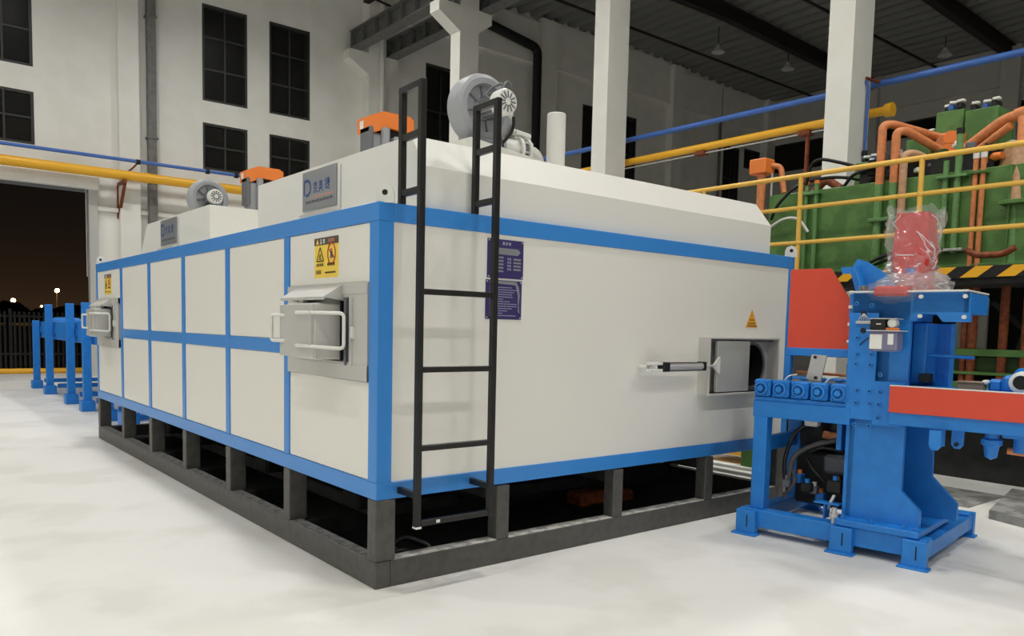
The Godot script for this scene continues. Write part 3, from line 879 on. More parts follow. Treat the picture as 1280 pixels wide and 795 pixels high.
const HEI := [[0.2, 0.96, 0.8, 0.96], [0.2, 0.96, 0.2, 0.62], [0.8, 0.96, 0.8, 0.62], [0.2, 0.62, 0.8, 0.62], [0.5, 0.96, 0.5, 0.28], [0.2, 0.79, 0.8, 0.79], [0.12, 0.46, 0.88, 0.46], [0.04, 0.28, 0.96, 0.28], [0.14, 0.18, 0.06, 0.04], [0.38, 0.18, 0.34, 0.04], [0.62, 0.18, 0.66, 0.04], [0.84, 0.18, 0.94, 0.04]]
const JING := [[0.4, 0.98, 0.6, 0.98], [0.1, 0.86, 0.9, 0.86], [0.22, 0.72, 0.78, 0.72], [0.22, 0.72, 0.22, 0.48], [0.78, 0.72, 0.78, 0.48], [0.22, 0.48, 0.78, 0.48], [0.3, 0.32, 0.12, 0.05], [0.5, 0.45, 0.5, 0.04], [0.7, 0.32, 0.9, 0.05]]

func warning_label(z0: float, z1: float, y0: float, y1: float) -> void:
	# z0 is the edge on the viewer's left (far), z1 the near one
	var u := Vector3(0, 0, 1)
	var v := Vector3.UP
	var W := z1 - z0
	var H := y1 - y0
	var o := Vector3(0.0075, y0, z0)
	var l := part("warning_label", bars(S(), [[0, 0, W, H]], o, u, v, -0.002), M.label_yellow, FUR, "yellow printed warning label with a dark header")
	o.x -= 0.0021
	var q := 0.001
	part("header", bars(S(), [[0, H * 0.82, W, H]], o, u, v, -q), M.label_dark, l)
	o.x -= 0.0011
	var st := S()
	ex(st, [[W * 0.08, H * 0.845], [W * 0.20, H * 0.845], [W * 0.14, H * 0.97]], o, u, v, -q)
	part("header_triangle", st, M.label_yellow, l)
	st = S()
	strokes(st, [[0, 0.9, 0.9, 0.9], [0.3, 0.6, 0.9, 0.6], [0.45, 1, 0.45, 0], [0.0, 0.3, 0.9, 0.3], [0.1, 0.05, 0.9, 0.05]], o + Vector3(0, H * 0.85, W * 0.25), u, v, H * 0.11, 0.004, -q)
	strokes(st, JING, o + Vector3(0, H * 0.85, W * 0.37), u, v, H * 0.11, 0.004, -q)
	part("header_characters", st, M.paper, l)
	letters("CAUTION", H * 0.115, 0.001, o + Vector3(0, H * 0.91, W * 0.72), u, v, "header_word", M.ink_orange, l, 0.62)
	# hazard triangle
	st = S()
	var t0 := [W * 0.10, H * 0.42]
	var t1 := [W * 0.40, H * 0.42]
	var t2 := [W * 0.25, H * 0.76]
	strokes(st, [[t0[0], t0[1], t1[0], t1[1]], [t1[0], t1[1], t2[0], t2[1]], [t2[0], t2[1], t0[0], t0[1]]], o, u, v, 1.0, 0.007, -q)
	strokes(st, [[W * 0.2, H * 0.47, W * 0.31, H * 0.47], [W * 0.22, H * 0.5, W * 0.24, H * 0.58], [W * 0.26, H * 0.5, W * 0.27, H * 0.6]], o, u, v, 1.0, 0.006, -q)
	part("heat_triangle", st, M.ink, l)
	# prohibition ring with a figure
	st = S()
	var segs := []
	for i in 20:
		var a := TAU * i / 20.0
		var b := TAU * (i + 1) / 20.0
		segs.append([W * 0.72 + cos(a) * W * 0.155, H * 0.585 + sin(a) * W * 0.19, W * 0.72 + cos(b) * W * 0.155, H * 0.585 + sin(b) * W * 0.19])
	segs.append([W * 0.62, H * 0.69, W * 0.82, H * 0.48])
	strokes(st, segs, o, u, v, 1.0, 0.009, -q)
	part("prohibition_ring", st, M.label_red, l)
	st = S()
	strokes(st, [[W * 0.72, H * 0.70, W * 0.72, H * 0.66]], o, u, v, 1.0, 0.02, -q)
	part("figure", st, M.label_red, l)
	st = S()
	strokes(st, [[W * 0.72, H * 0.64, W * 0.72, H * 0.54]], o, u, v, 1.0, 0.022, -q * 0.8)
	strokes(st, [[W * 0.70, H * 0.54, W * 0.68, H * 0.47], [W * 0.74, H * 0.54, W * 0.76, H * 0.47]], o, u, v, 1.0, 0.010, -q * 0.8)
	part("figure", st, M.ink_blue, l)
	st = S()
	for i in 4:
		strokes(st, MEI if i % 2 == 0 else JING, o + Vector3(0, H * 0.29, W * (0.10 + i * 0.078)), u, v, H * 0.075, 0.003, -q)
		strokes(st, JIE if i % 2 == 0 else HEI, o + Vector3(0, H * 0.29, W * (0.56 + i * 0.078)), u, v, H * 0.075, 0.003, -q)
	for i in 3:
		for k in 5:
			bars(st, [[W * (0.08 + k * 0.045), H * (0.10 + i * 0.035), W * (0.11 + k * 0.045), H * (0.12 + i * 0.035)]], o, u, v, -q)
	for k in 8:
		bars(st, [[W * (0.46 + k * 0.055), H * 0.11, W * (0.50 + k * 0.055), H * 0.145]], o, u, v, -q)
	part("caption", st, M.ink, l)

func maker_plate(z0: float, z1: float, y0: float, y1: float, rich: bool) -> void:
	var u := Vector3(0, 0, 1)
	var v := Vector3.UP
	var W := z1 - z0
	var H := y1 - y0
	var p := part("maker_plate", bb(S(), Vector3(0.318, y0, z0), Vector3(0.328, y1, z1), 0.003), M.plate_silver, FUR, "brushed steel maker's plate with blue lettering")
	part("plate_ledge", bb(S(), Vector3(0.27, y0 - 0.05, z0 + 0.05), Vector3(0.33, y0 - 0.035, z1 + 0.06), 0.002), M.steel, p)
	part("plate_strip", bb(S(), Vector3(0.322, y0 - 0.05, z1 + 0.05), Vector3(0.331, y1 - 0.02, z1 + 0.06), 0.001), M.steel, p)
	var o := Vector3(0.3175, y0, z0)
	var q := -0.0015
	# blue D mark
	var st := S()
	strokes(st, [[0.05, 0.12, 0.05, 0.92], [0.05, 0.92, 0.6, 0.92], [0.6, 0.92, 0.85, 0.7], [0.85, 0.7, 0.85, 0.34], [0.85, 0.34, 0.6, 0.12], [0.6, 0.12, 0.25, 0.12]], o + Vector3(0, H * 0.34, W * 0.05), u, v, W * 0.24, W * 0.04, q)
	part("blue_emblem", st, M.ink_blue, p)
	st = S()
	strokes(st, JING, o + Vector3(0, H * 0.40, W * 0.33), u, v, W * 0.15, W * 0.018, q)
	strokes(st, MEI, o + Vector3(0, H * 0.40, W * 0.49), u, v, W * 0.16, W * 0.018, q)
	strokes(st, JIE, o + Vector3(0, H * 0.42, W * 0.68), u, v, W * 0.16, W * 0.018, q)
	part("characters", st, M.ink_blue, p)
	st = S()
	for k in 13:
		var x := W * (0.12 + k * 0.062)
		strokes(st, [[x, H * 0.17, x, H * (0.23 if k % 3 else 0.26)], [x, H * 0.23, x + W * 0.03, H * 0.23], [x + W * 0.03, H * 0.23, x + W * 0.03, H * 0.17]], o, u, v, 1.0, 0.006, q)
	part("small_lettering", st, M.ink, p)
	if rich:
		part("orange_band", bars(S(), [[W * 0.26, H * 0.31, W * 0.95, H * 0.335]], o, u, v, q), M.ink_orange, p)

func furnace_fittings() -> void:
	var f := FUR
	X = Transform3D.IDENTITY
	hatch(-0.105)
	hatch(-5.91)
	warning_label(-0.82, -0.49, 1.785, 2.032)
	warning_label(-6.64, -6.29, 1.793, 2.03)
	maker_plate(-1.70, -1.16, 2.318, 2.60, true)
	maker_plate(-5.40, -4.82, 2.312, 2.585, false)
	# discharge box on the end wall: an open-fronted steel tray round a round mouth, a sliding door and its cylinder
	var box := S()
	bb(box, Vector3(2.846, 1.01, -0.03), Vector3(2.862, 1.468, 0.1), 0.003)
	bb(box, Vector3(3.785, 1.01, -0.03), Vector3(3.80, 1.468, 0.1), 0.003)
	bb(box, Vector3(2.862, 1.01, -0.03), Vector3(3.785, 1.025, 0.1), 0.003)
	bb(box, Vector3(2.862, 1.453, -0.03), Vector3(3.785, 1.468, 0.1), 0.003)
	var d := part("discharge_box", box, M.steel_dull, f, "open fronted steel discharge box")
	# back plate with a round mouth
	var st := S()
	var c := Vector2(3.54, 1.235)
	var R := 0.175
	var nn := 40
	for i in nn:
		var a := TAU * i / nn
		var b := TAU * (i + 1) / nn
		var pa := c + Vector2(cos(a), sin(a)) * R
		var pb := c + Vector2(cos(b), sin(b)) * R
		var ea := edge_point(c, a)
		var eb := edge_point(c, b)
		quad(st, Vector3(pa.x, pa.y, -0.002), Vector3(pb.x, pb.y, -0.002), Vector3(eb.x, eb.y, -0.002), Vector3(ea.x, ea.y, -0.002), Vector3(0, 0, 1))
	bb(st, Vector3(2.862, 1.025, -0.006), Vector3(3.30, 1.453, -0.002), 0)
	part("back_plate", st, M.steel_dull, d)
	part("mouth", cy(S(), Vector3(c.x, c.y, -0.35), Vector3(c.x, c.y, 0.012), R + 0.004, -1, 40, false), M.near_black, d)
	part("mouth", cy(S(), Vector3(c.x, c.y, -0.36), Vector3(c.x, c.y, -0.35), R + 0.01, -1, 40), M.near_black, d)
	part("mouth_ring", lathe(S(), [[R, 0.0], [R + 0.02, 0.0], [R + 0.02, 0.014], [R, 0.014], [R, 0.0]], Vector3(c.x, c.y, -0.002), Vector3(0, 0, 1), 40), M.grey_dark, d)
	part("sill_scale", bb(S(), Vector3(3.40, 1.026, 0.0), Vector3(3.76, 1.05, 0.09), 0.008), M.tray, d)
	part("sliding_door", bb(S(), Vector3(2.968, 1.035, 0.055), Vector3(3.395, 1.44, 0.085), 0.004), M.steel, f, "smooth steel sliding door")
	part("door_track", bb(S(), Vector3(2.87, 1.43, 0.03), Vector3(3.78, 1.448, 0.05), 0.002), M.grey_dark, d)
	part("door_track", bb(S(), Vector3(2.87, 1.027, 0.03), Vector3(3.78, 1.035, 0.05), 0.002), M.black, d)
	# pneumatic cylinder
	var y := 1.245
	var z := 0.1
	var cl := part("air_cylinder", cy(S(), Vector3(2.34, y, z), Vector3(2.74, y, z), 0.032, -1, 20), M.steel, f, "slim steel air cylinder")
	part("end_cap", bb(S(), Vector3(2.275, y - 0.035, z - 0.035), Vector3(2.345, y + 0.035, z + 0.035), 0.006), M.black, cl)
	part("end_cap", bb(S(), Vector3(2.735, y - 0.034, z - 0.034), Vector3(2.775, y + 0.034, z + 0.034), 0.006), M.black, cl)
	for s in [-1, 1]:
		part("tie_rod", cy(S(), Vector3(2.34, y + s * 0.03, z + 0.025), Vector3(2.74, y + s * 0.03, z + 0.025), 0.004, -1, 6), M.black, cl)
		part("clevis", bb(S(), Vector3(2.14, y - 0.010 + s * 0.024, z - 0.02), Vector3(2.28, y + 0.010 + s * 0.024, z + 0.02), 0.003), M.white_paint, cl)
	part("clevis_pin", cy(S(), Vector3(2.165, y - 0.036, z), Vector3(2.165, y + 0.036, z), 0.012, -1, 10), M.steel, cl)
	part("mount_bracket", bb(S(), Vector3(2.145, y - 0.012, 0.0), Vector3(2.185, y + 0.012, z - 0.02), 0.003), M.white_paint, cl)
	part("piston_rod", cy(S(), Vector3(2.77, y, z), Vector3(2.93, y, z), 0.01, -1, 10), M.steel, cl)
	part("rod_bracket", ex(S(), [[0.0, -0.012], [0.07, -0.065], [0.075, -0.065], [0.075, 0.07], [0.07, 0.07], [0.0, 0.012]], Vector3(2.90, y, z - 0.008), Vector3.RIGHT, Vector3.UP, 0.016), M.white_paint, cl)
	# yellow triangle sign
	var tr := part("warning_triangle", ex(S(), [[-0.085, 0.0], [0.085, 0.0], [0.0, 0.15]], Vector3(3.535, 1.553, -0.0075), Vector3.RIGHT, Vector3.UP, 0.002), M.label_orange, f, "small orange warning triangle")
	st = S()
	strokes(st, [[-0.065, 0.014, 0.065, 0.014], [-0.05, 0.034, 0.05, 0.034], [-0.03, 0.062, 0.03, 0.062]], Vector3(3.535, 1.553, -0.0053), Vector3.RIGHT, Vector3.UP, 1.0, 0.007, 0.001)
	part("triangle_print", st, M.label_dark, tr)
	# purple data plates
	for k in 2:
		var x0: float = [0.755, 0.747][k]
		var y0: float = [1.808, 1.555][k]
		var W := 0.285
		var H: float = [0.238, 0.241][k]
		var o := Vector3(x0, y0, -0.0075)
		var U := Vector3.RIGHT
		var V := Vector3.UP
		var p := part("data_plate", bars(S(), [[0, 0, W, H]], o, U, V, 0.003), M.purple, f, ["purple rating plate with a pale arrow band", "purple plate of operating notes"][k])
		o.z += 0.0032
		st = S()
		if k == 0:
			ex(st, [[0.025, 0.166], [0.045, 0.146], [0.24, 0.146], [0.26, 0.166], [0.24, 0.186], [0.045, 0.186]], o, U, V, 0.001)
			for i in 5:
				bars(st, [[0.06, 0.122 - i * 0.021, 0.125, 0.133 - i * 0.021]], o, U, V, 0.001)
			for i in 4:
				bars(st, [[0.205, 0.116 - i * 0.021, 0.265, 0.127 - i * 0.021]], o, U, V, 0.001)
			part("silver_fields", st, M.plate_silver, p)
			st = S()
			for i in 3:
				strokes(st, [HEI, MEI, JIE][i], o + Vector3(0.115 + i * 0.024, 0.204, 0), U, V, 0.02, 0.0022, 0.001)
			for i in 4:
				strokes(st, JING, o + Vector3(0.155, 0.114 - i * 0.021, 0), U, V, 0.014, 0.0016, 0.001)
				strokes(st, HEI, o + Vector3(0.172, 0.114 - i * 0.021, 0), U, V, 0.014, 0.0016, 0.001)
				strokes(st, MEI, o + Vector3(0.03, 0.114 - i * 0.021, 0), U, V, 0.014, 0.0016, 0.001)
			part("print", st, M.ink_light, p)
		else:
			ex(st, [[0.03, 0.236], [0.24, 0.236], [0.262, 0.20], [0.270, 0.15], [0.262, 0.09], [0.27, 0.04], [0.258, 0.05], [0.254, 0.15], [0.235, 0.215], [0.03, 0.222]], o, U, V, 0.001)
			part("silver_corner", st, M.plate_silver, p)
			st = S()
			var rng := RandomNumberGenerator.new()
			rng.seed = 5
			for i in 13:
				var x := 0.03
				var xe := rng.randf_range(0.13, 0.24)
				while x < xe:
					var w := rng.randf_range(0.008, 0.02)
					bars(st, [[x, 0.195 - i * 0.0145, x + w, 0.199 - i * 0.0145]], o, U, V, 0.001)
					x += w + 0.004
			part("print", st, M.ink_light, p)
		for e in [[0.01, 0.01], [W - 0.01, 0.01], [0.01, H - 0.01], [W - 0.01, H - 0.01]]:
			part("screw", cy(S(), o + Vector3(e[0], e[1], 0), o + Vector3(e[0], e[1], 0.003), 0.005, -1, 8), M.steel, p)

# where the ray from c at angle a leaves the back plate's square opening
func edge_point(c: Vector2, a: float) -> Vector2:
	var d := Vector2(cos(a), sin(a))
	var t := 9.0
	if d.x > 1e-6:
		t = minf(t, (3.785 - c.x) / d.x)
	elif d.x < -1e-6:
		t = minf(t, (3.30 - c.x) / d.x)
	if d.y > 1e-6:
		t = minf(t, (1.453 - c.y) / d.y)
	elif d.y < -1e-6:
		t = minf(t, (1.025 - c.y) / d.y)
	return c + d * t

func ladder() -> void:
	var o := thing("ladder", "black steel ladder with hooped handrails fixed to the furnace's end wall", "ladder", Vector3(0.41, 0.40, 0.19))
	var w := 0.036
	for x in [0.152, 0.662]:
		part("stile", bar(S(), Vector3(x, 0.385, 0.19), Vector3(x, 2.815, 0.19), w, w), M.ladder_black, o)
		part("rear_post", bar(S(), Vector3(x + 0.012, 2.18, -0.03), Vector3(x + 0.012, 2.815, -0.03), w, w), M.ladder_black, o)
		part("handrail", bar(S(), Vector3(x, 2.80, 0.208), Vector3(x + 0.012, 2.80, -0.048), w, w), M.ladder_black, o)
		for y in [2.54, 2.238]:
			part("side_brace", bar(S(), Vector3(x, y, 0.17), Vector3(x + 0.012, y, -0.012), 0.03, 0.036), M.ladder_black, o)
		part("wall_bracket", bar(S(), Vector3(x, 0.56, 0.0), Vector3(x, 0.56, 0.172), 0.032, 0.036), M.ladder_black, o)
	for y in [1.69, 1.262, 0.825, 0.402]:
		part("rung", bar(S(), Vector3(0.17, y, 0.19), Vector3(0.644, y, 0.19), 0.032, 0.032), M.ladder_black, o)
	part("end_cap", bb(S(), Vector3(0.133, 0.375, 0.171), Vector3(0.171, 0.386, 0.212), 0.002), M.white_paint, o)
	part("weld_spot", bb(S(), Vector3(0.27, 0.395, 0.207), Vector3(0.295, 0.412, 0.2095), 0.001), M.white_paint, o)

func volute(o: Node3D, c: Vector3, r: float, t: float) -> void:
	# a scroll blower casing about the z axis, motor to +z
	var z := Vector3(0, 0, 1)
	part("casing", lathe(S(), [[0.0, -t], [r * 0.8, -t], [r * 0.97, -t * 0.82], [r, -t * 0.5], [r, t * 0.5], [r * 0.96, t * 0.85], [r * 0.86, t], [r * 0.70, t], [r * 0.64, t * 0.55], [0.0, t * 0.5]], c, z, 40), M.grey_paint, o)
	for k in 8:
		var a := TAU * k / 8 + 0.2
		var d := Vector3(cos(a), sin(a), 0)
		part("spoke", bar(S(), c + d * r * 0.30 + z * t * 0.62, c + d * r * 0.64 + z * t * 0.62, 0.012, 0.012), M.grey_dark, o)
	var st := S()
	part("motor", cy(S(), c + z * t * 0.5, c + z * (t * 0.5 + r * 0.95), r * 0.31, -1, 20), M.grey_paint, o)
	st = S()
	for k in 16:
		var a := TAU * k / 16
		var d := Vector3(cos(a), sin(a), 0)
		bar(st, c + d * r * 0.31 + z * (t * 0.5 + r * 0.15), c + d * r * 0.31 + z * (t * 0.5 + r * 0.68), 0.012, 0.02)
	part("cooling_fins", st, M.grey_dark, o)
	part("fan_cover", lathe(S(), [[r * 0.36, 0.0], [r * 0.37, r * 0.28], [r * 0.33, r * 0.36], [r * 0.1, r * 0.38], [0.0, r * 0.38]], c + z * (t * 0.5 + r * 0.78), z, 24), M.white_paint, o)
	st = S()
	for k in 12:
		var a := TAU * k / 12
		var d := Vector3(cos(a), sin(a), 0)
		bar(st, c + d * r * 0.10 + z * (t * 0.5 + r * 1.165), c + d * r * 0.29 + z * (t * 0.5 + r * 1.15), 0.008, 0.01)
	part("grille", st, M.grey_dark, o)

func fan_motor(at: Vector3, label: String) -> void:
	# a circulation fan drive: a grey twin column stand carrying a box motor under an orange beam cover
	var o := thing("fan_drive", label, "fan drive", at)
	o.scale = Vector3(0.72, 1.02, 0.72)
	X = Transform3D.IDENTITY
	part("base_plate", bb(S(), Vector3(-0.28, 0.0, -0.2), Vector3(0.28, 0.02, 0.2), 0.004), M.grey_dark, o)
	part("stand", bb(S(), Vector3(-0.25, 0.02, -0.10), Vector3(-0.06, 0.36, 0.12), 0.02), M.grey_paint, o)
	part("stand", cy(S(), Vector3(-0.10, 0.02, 0.14), Vector3(-0.10, 0.40, 0.14), 0.05, -1, 14), M.grey_paint, o)
	part("side_plate", bb(S(), Vector3(-0.30, 0.12, -0.06), Vector3(-0.25, 0.40, 0.16), 0.01), M.grey_dark, o)
	part("motor", cy(S(), Vector3(0.10, 0.02, 0.0), Vector3(0.10, 0.36, 0.0), 0.12, -1, 22), M.grey_paint, o)
	var st := S()
	for k in 14:
		var a := TAU * k / 14
		bar(st, Vector3(0.10 + cos(a) * 0.12, 0.05, sin(a) * 0.12), Vector3(0.10 + cos(a) * 0.12, 0.28, sin(a) * 0.12), 0.012, 0.018)
	part("cooling_fins", st, M.grey_dark, o)
	part("terminal_box", bb(S(), Vector3(-0.02, 0.22, 0.10), Vector3(0.14, 0.34, 0.20), 0.012), M.grey_paint, o)
	var cov := S()
	# beam cover with a sloped far end
	ex(cov, [[-0.30, 0.36], [-0.30, 0.47], [-0.12, 0.525], [0.20, 0.525], [0.26, 0.50], [0.26, 0.37], [0.16, 0.40], [-0.06, 0.41], [-0.22, 0.36]], Vector3(0, 0, -0.12), Vector3.RIGHT, Vector3.UP, 0.26)
	var cv := part("belt_cover", cov, M.orange, o, "orange belt cover")
	part("label_strip", bb(S(), Vector3(-0.302, 0.39, -0.06), Vector3(-0.30, 0.45, 0.02), 0), M.paper, cv)
	part("dark_gap", bb(S(), Vector3(-0.2, 0.30, -0.10), Vector3(0.22, 0.40, 0.10), 0.01), M.black, o)

func roof_equipment() -> void:
	# large blower at the front of the near housing
	var o := thing("blower", "large round grey blower with side motor on top of the furnace, behind the ladder", "blower", Vector3(1.2, 2.622, -0.85))
	var c := Vector3(1.335, 3.085, -0.9)
	volute(o, c, 0.250, 0.085)
	part("pedestal", ex(S(), [[-0.24, 0.0], [0.46, 0.0], [0.46, 0.135], [-0.20, 0.20], [-0.24, 0.185]], Vector3(1.30, 2.622, -1.08), Vector3.RIGHT, Vector3.UP, 0.40), M.white_paint, o, "white pedestal")
	part("motor_bracket", bar(S(), Vector3(1.39, 2.76, -0.70), Vector3(1.31, 3.12, -0.70), 0.02, 0.02), M.grey_dark, o)
	var st := S()
	tube(st, [Vector3(1.25, 3.14, -0.72), Vector3(1.29, 3.20, -0.70), Vector3(1.37, 3.24, -0.68), Vector3(1.35, 3.12, -0.66), Vector3(1.27, 3.10, -0.68), Vector3(1.25, 3.14, -0.72)], 0.009, 6, 0.02)
	tube(st, [Vector3(1.29, 3.10, -0.66), Vector3(1.38, 3.25, -0.64), Vector3(1.42, 3.22, -0.64)], 0.010, 6, 0.02)
	part("cable_bracket", st, M.grey_dark, o)
	part("power_cable", tube(S(), [Vector3(1.46, 3.02, -0.66), Vector3(1.48, 2.94, -0.68), Vector3(1.43, 2.86, -0.70), Vector3(1.37, 2.80, -0.72)], 0.012, 6, 0.06), M.rubber, o)
	# outlet pipe, butterfly valve and elbow into the roof
	var p := thing("air_valve", "grey butterfly valve and bent pipe joining the blower to the furnace roof", "valve", Vector3(1.7, 2.622, -0.8))
	X = X * Transform3D(Basis.IDENTITY, Vector3(-0.09, 0, 0))
	var z := -0.78
	var y := 2.815
	part("inlet_pipe", cy(S(), Vector3(1.25, y, z), Vector3(1.56, y, z), 0.05, -1, 20), M.grey_dark, p)
	part("flange", cy(S(), Vector3(1.50, y, z), Vector3(1.525, y, z), 0.082, -1, 24), M.grey_paint, p)
	part("reducer", cy(S(), Vector3(1.525, y, z), Vector3(1.66, y, z), 0.068, 0.078, 24), M.white_paint, p)
	part("flange", cy(S(), Vector3(1.66, y, z), Vector3(1.685, y, z), 0.105, -1, 28), M.white_paint, p)
	part("valve_body", cy(S(), Vector3(1.685, y, z), Vector3(1.735, y, z), 0.085, -1, 24), M.grey_dark, p)
	part("flange", cy(S(), Vector3(1.735, y, z), Vector3(1.76, y, z), 0.105, -1, 28), M.white_paint, p)
	for k in 8:
		var a := TAU * k / 8 + 0.2
		var d := Vector3(0, cos(a), sin(a)) * 0.092
		part("bolt", cy(S(), Vector3(1.645, y, z) + d, Vector3(1.775, y, z) + d, 0.008, -1, 6), M.steel, p)
	part("valve_stem", cy(S(), Vector3(1.70, y + 0.08, z), Vector3(1.70, y + 0.14, z), 0.014, -1, 10), M.grey_paint, p)
	part("gear_box", bx(S(), Vector3(1.73, y + 0.125, z), Vector3(0.15, 0.04, 0.06), 0.014, Basis(Vector3(0, 0, 1), -0.1)), M.white_paint, p)
	part("lever", bar(S(), Vector3(1.66, y + 0.13, z), Vector3(1.62, y + 0.24, z), 0.018, 0.018), M.white_paint, p)
	part("knob", ball(S(), Vector3(1.615, y + 0.25, z), Vector3.ONE * 0.022, 8), M.white_paint, p)
	part("elbow", tube(S(), [Vector3(1.76, y, z), Vector3(1.84, y, z), Vector3(1.88, y - 0.04, z), Vector3(1.90, 2.63, z)], 0.058, 18, 0.07), M.white_paint, p)
	part("roof_flange", cy(S(), Vector3(1.90, 2.622, z), Vector3(1.90, 2.645, z), 0.105, -1, 24), M.grey_paint, p)
	# chimney
	var ch := thing("exhaust_stack", "short plain white exhaust stack on the furnace roof right of the valve", "stack", Vector3(1.85, 2.622, -0.62))
	part("stack_pipe", lathe(S(), [[0.070, 0.0], [0.070, 0.47], [0.066, 0.478], [0.0, 0.478]], Vector3(1.84, 2.622, -0.62), Vector3.UP, 28), M.white_paint, ch)
	part("base_flange", cy(S(), Vector3(1.84, 2.622, -0.62), Vector3(1.84, 2.64, -0.62), 0.12, -1, 28), M.grey_paint, ch)
	for k in 6:
		var a := TAU * k / 6
		part("bolt", cy(S(), Vector3(1.84 + cos(a) * 0.1, 2.64, -0.62 + sin(a) * 0.1), Vector3(1.84 + cos(a) * 0.1, 2.665, -0.62 + sin(a) * 0.1), 0.009, -1, 6), M.white_paint, ch)
	fan_motor(Vector3(1.05, 2.622, -1.75), "grey fan drive under an orange cover on the near roof housing, beside the ladder")
	fan_motor(Vector3(1.12, 2.605, -4.5), "grey fan drive under an orange cover on the far roof housing, beside the small blower")
	var b := thing("blower", "small round grey blower with white capped motor on the far roof housing", "blower", Vector3(0.66, 2.605, -4.6))
	volute(b, Vector3(0.57, 2.765, -4.6), 0.20, 0.08)
	part("foot", bb(S(), Vector3(0.44, 2.606, -4.7), Vector3(0.70, 2.63, -4.35), 0.005), M.grey_dark, b)

# ---------------------------------------------------------------- the blue feeder machine
func feeder() -> void:
	var o := thing("feeder_machine", "tall blue feeder machine with red guard plates and a roller conveyor beside the furnace mouth", "machine", Vector3(2.9, 0, 0.39), FT)
	X = Transform3D.IDENTITY
	var B: Material = M.machine_blue
	# base frame
	part("base_beam", bb(S(), Vector3(0.0, 0.06, 0.0), Vector3(0.12, 0.19, 1.31), 0.006), B, o)
	part("base_beam", bb(S(), Vector3(1.08, 0.06, 0.0), Vector3(1.2, 0.19, 1.31), 0.006), B, o)
	for z in [0.0, 0.60, 1.21]:
		part("base_beam", bb(S(), Vector3(0.12, 0.06, z), Vector3(1.08, 0.17, z + 0.1), 0.006), B, o)
	for z in [0.0, 0.70, 1.17]:
		for x in [-0.05, 1.18]:
			var ft := part("base_foot", bb(S(), Vector3(x, 0.0, z), Vector3(x + 0.06, 0.185, z + 0.15), 0.005), B, o)
			part("toe_plate", bb(S(), Vector3(x - 0.03, 0.0, z - 0.02), Vector3(x + 0.06, 0.014, z + 0.17), 0.003), B, ft)
			part("slot", bb(S(), Vector3(x - 0.002, 0.06, z + 0.085), Vector3(x + 0.002, 0.15, z + 0.093), 0), M.slot, ft)
	part("bed_plate", bb(S(), Vector3(-0.02, 0.19, 0.72), Vector3(0.75, 0.235, 1.26), 0.005), B, o)
	for z in [0.76, 0.95, 1.16, 1.23]:
		part("bolt", cy(S(), Vector3(0.02, 0.235, z), Vector3(0.02, 0.262, z), 0.014, -1, 6), M.machine_blue, o)
	part("levelling_bolt", cy(S(), Vector3(0.02, 0.19, 0.70), Vector3(0.02, 0.30, 0.70), 0.018, -1, 8), M.steel, o, "bright levelling bolt")
	part("levelling_nut", cy(S(), Vector3(0.02, 0.235, 0.70), Vector3(0.02, 0.26, 0.70), 0.034, -1, 6), M.steel, o)
	# conveyor table
	for x in [0.05, 0.68]:
		part("table_post", bb(S(), Vector3(x, 0.19, 0.06), Vector3(x + 0.10, 0.89, 0.165), 0.005), B, o)
		part("table_beam", bb(S(), Vector3(x, 0.885, 0.05), Vector3(x + 0.10, 1.005, 0.76), 0.005), B, o)
	part("table_beam", bb(S(), Vector3(0.15, 0.885, 0.06), Vector3(0.68, 0.985, 0.16), 0.005), B, o)
	part("tie_beam", bb(S(), Vector3(0.15, 0.62, 0.09), Vector3(0.68, 0.73, 0.14), 0.005), B, o)
	part("tie_beam", bb(S(), Vector3(0.70, 0.60, 0.165), Vector3(0.76, 0.70, 0.76), 0.005), B, o)
	part("tie_beam", bb(S(), Vector3(0.2, 0.68, 0.62), Vector3(0.68, 0.90, 0.66), 0.005), B, o)
	for x in [0.07, 0.69]:
		part("bearing_rail", bb(S(), Vector3(x - 0.01, 1.005, 0.05), Vector3(x + 0.09, 1.035, 0.75), 0.004), B, o)
	for i in 5:
		var z := 0.115 + i * 0.141
		var br := part("roller_bearing", bb(S(), Vector3(0.045, 1.04, z - 0.062), Vector3(0.14, 1.165, z + 0.062), 0.012), B, o)
		part("bearing_ring", lathe(S(), [[0.034, 0.0], [0.046, 0.002], [0.050, 0.018], [0.036, 0.022], [0.034, 0.006]], Vector3(0.045, 1.10, z), Vector3(-1, 0, 0), 20), B, br)
		part("shaft_end", cy(S(), Vector3(0.01, 1.10, z), Vector3(0.05, 1.10, z), 0.022, -1, 16), B, br)
		for s in [[-1, -1], [-1, 1], [1, -1], [1, 1]]:
			part("bolt", cy(S(), Vector3(0.036, 1.10 + s[0] * 0.047, z + s[1] * 0.047), Vector3(0.05, 1.10 + s[0] * 0.047, z + s[1] * 0.047), 0.009, -1, 6), B, br)
		part("roller", cy(S(), Vector3(0.15, 1.10, z), Vector3(0.68, 1.10, z), 0.05, -1, 20), M.grey_dark, o)
		part("roller_bearing", bb(S(), Vector3(0.69, 1.04, z - 0.062), Vector3(0.78, 1.165, z + 0.062), 0.012), B, o)
	# red guard over the conveyor and its blue carrier
	part("guard_plate", ex(S(), [[0.205, 1.405], [0.205, 1.985], [0.50, 1.985], [0.66, 1.74], [0.69, 1.60], [0.69, 1.385]], Vector3(0.25, 0, 0), Vector3(0, 0, 1), Vector3.UP, -0.012), M.red, o, "flat red guard plate")
	part("guard_carrier", bb(S(), Vector3(0.245, 1.345, 0.195), Vector3(0.30, 1.405, 0.74), 0.004), B, o)
	part("guard_post", bb(S(), Vector3(0.245, 1.0, 0.19), Vector3(0.30, 1.345, 0.235), 0.004), B, o)
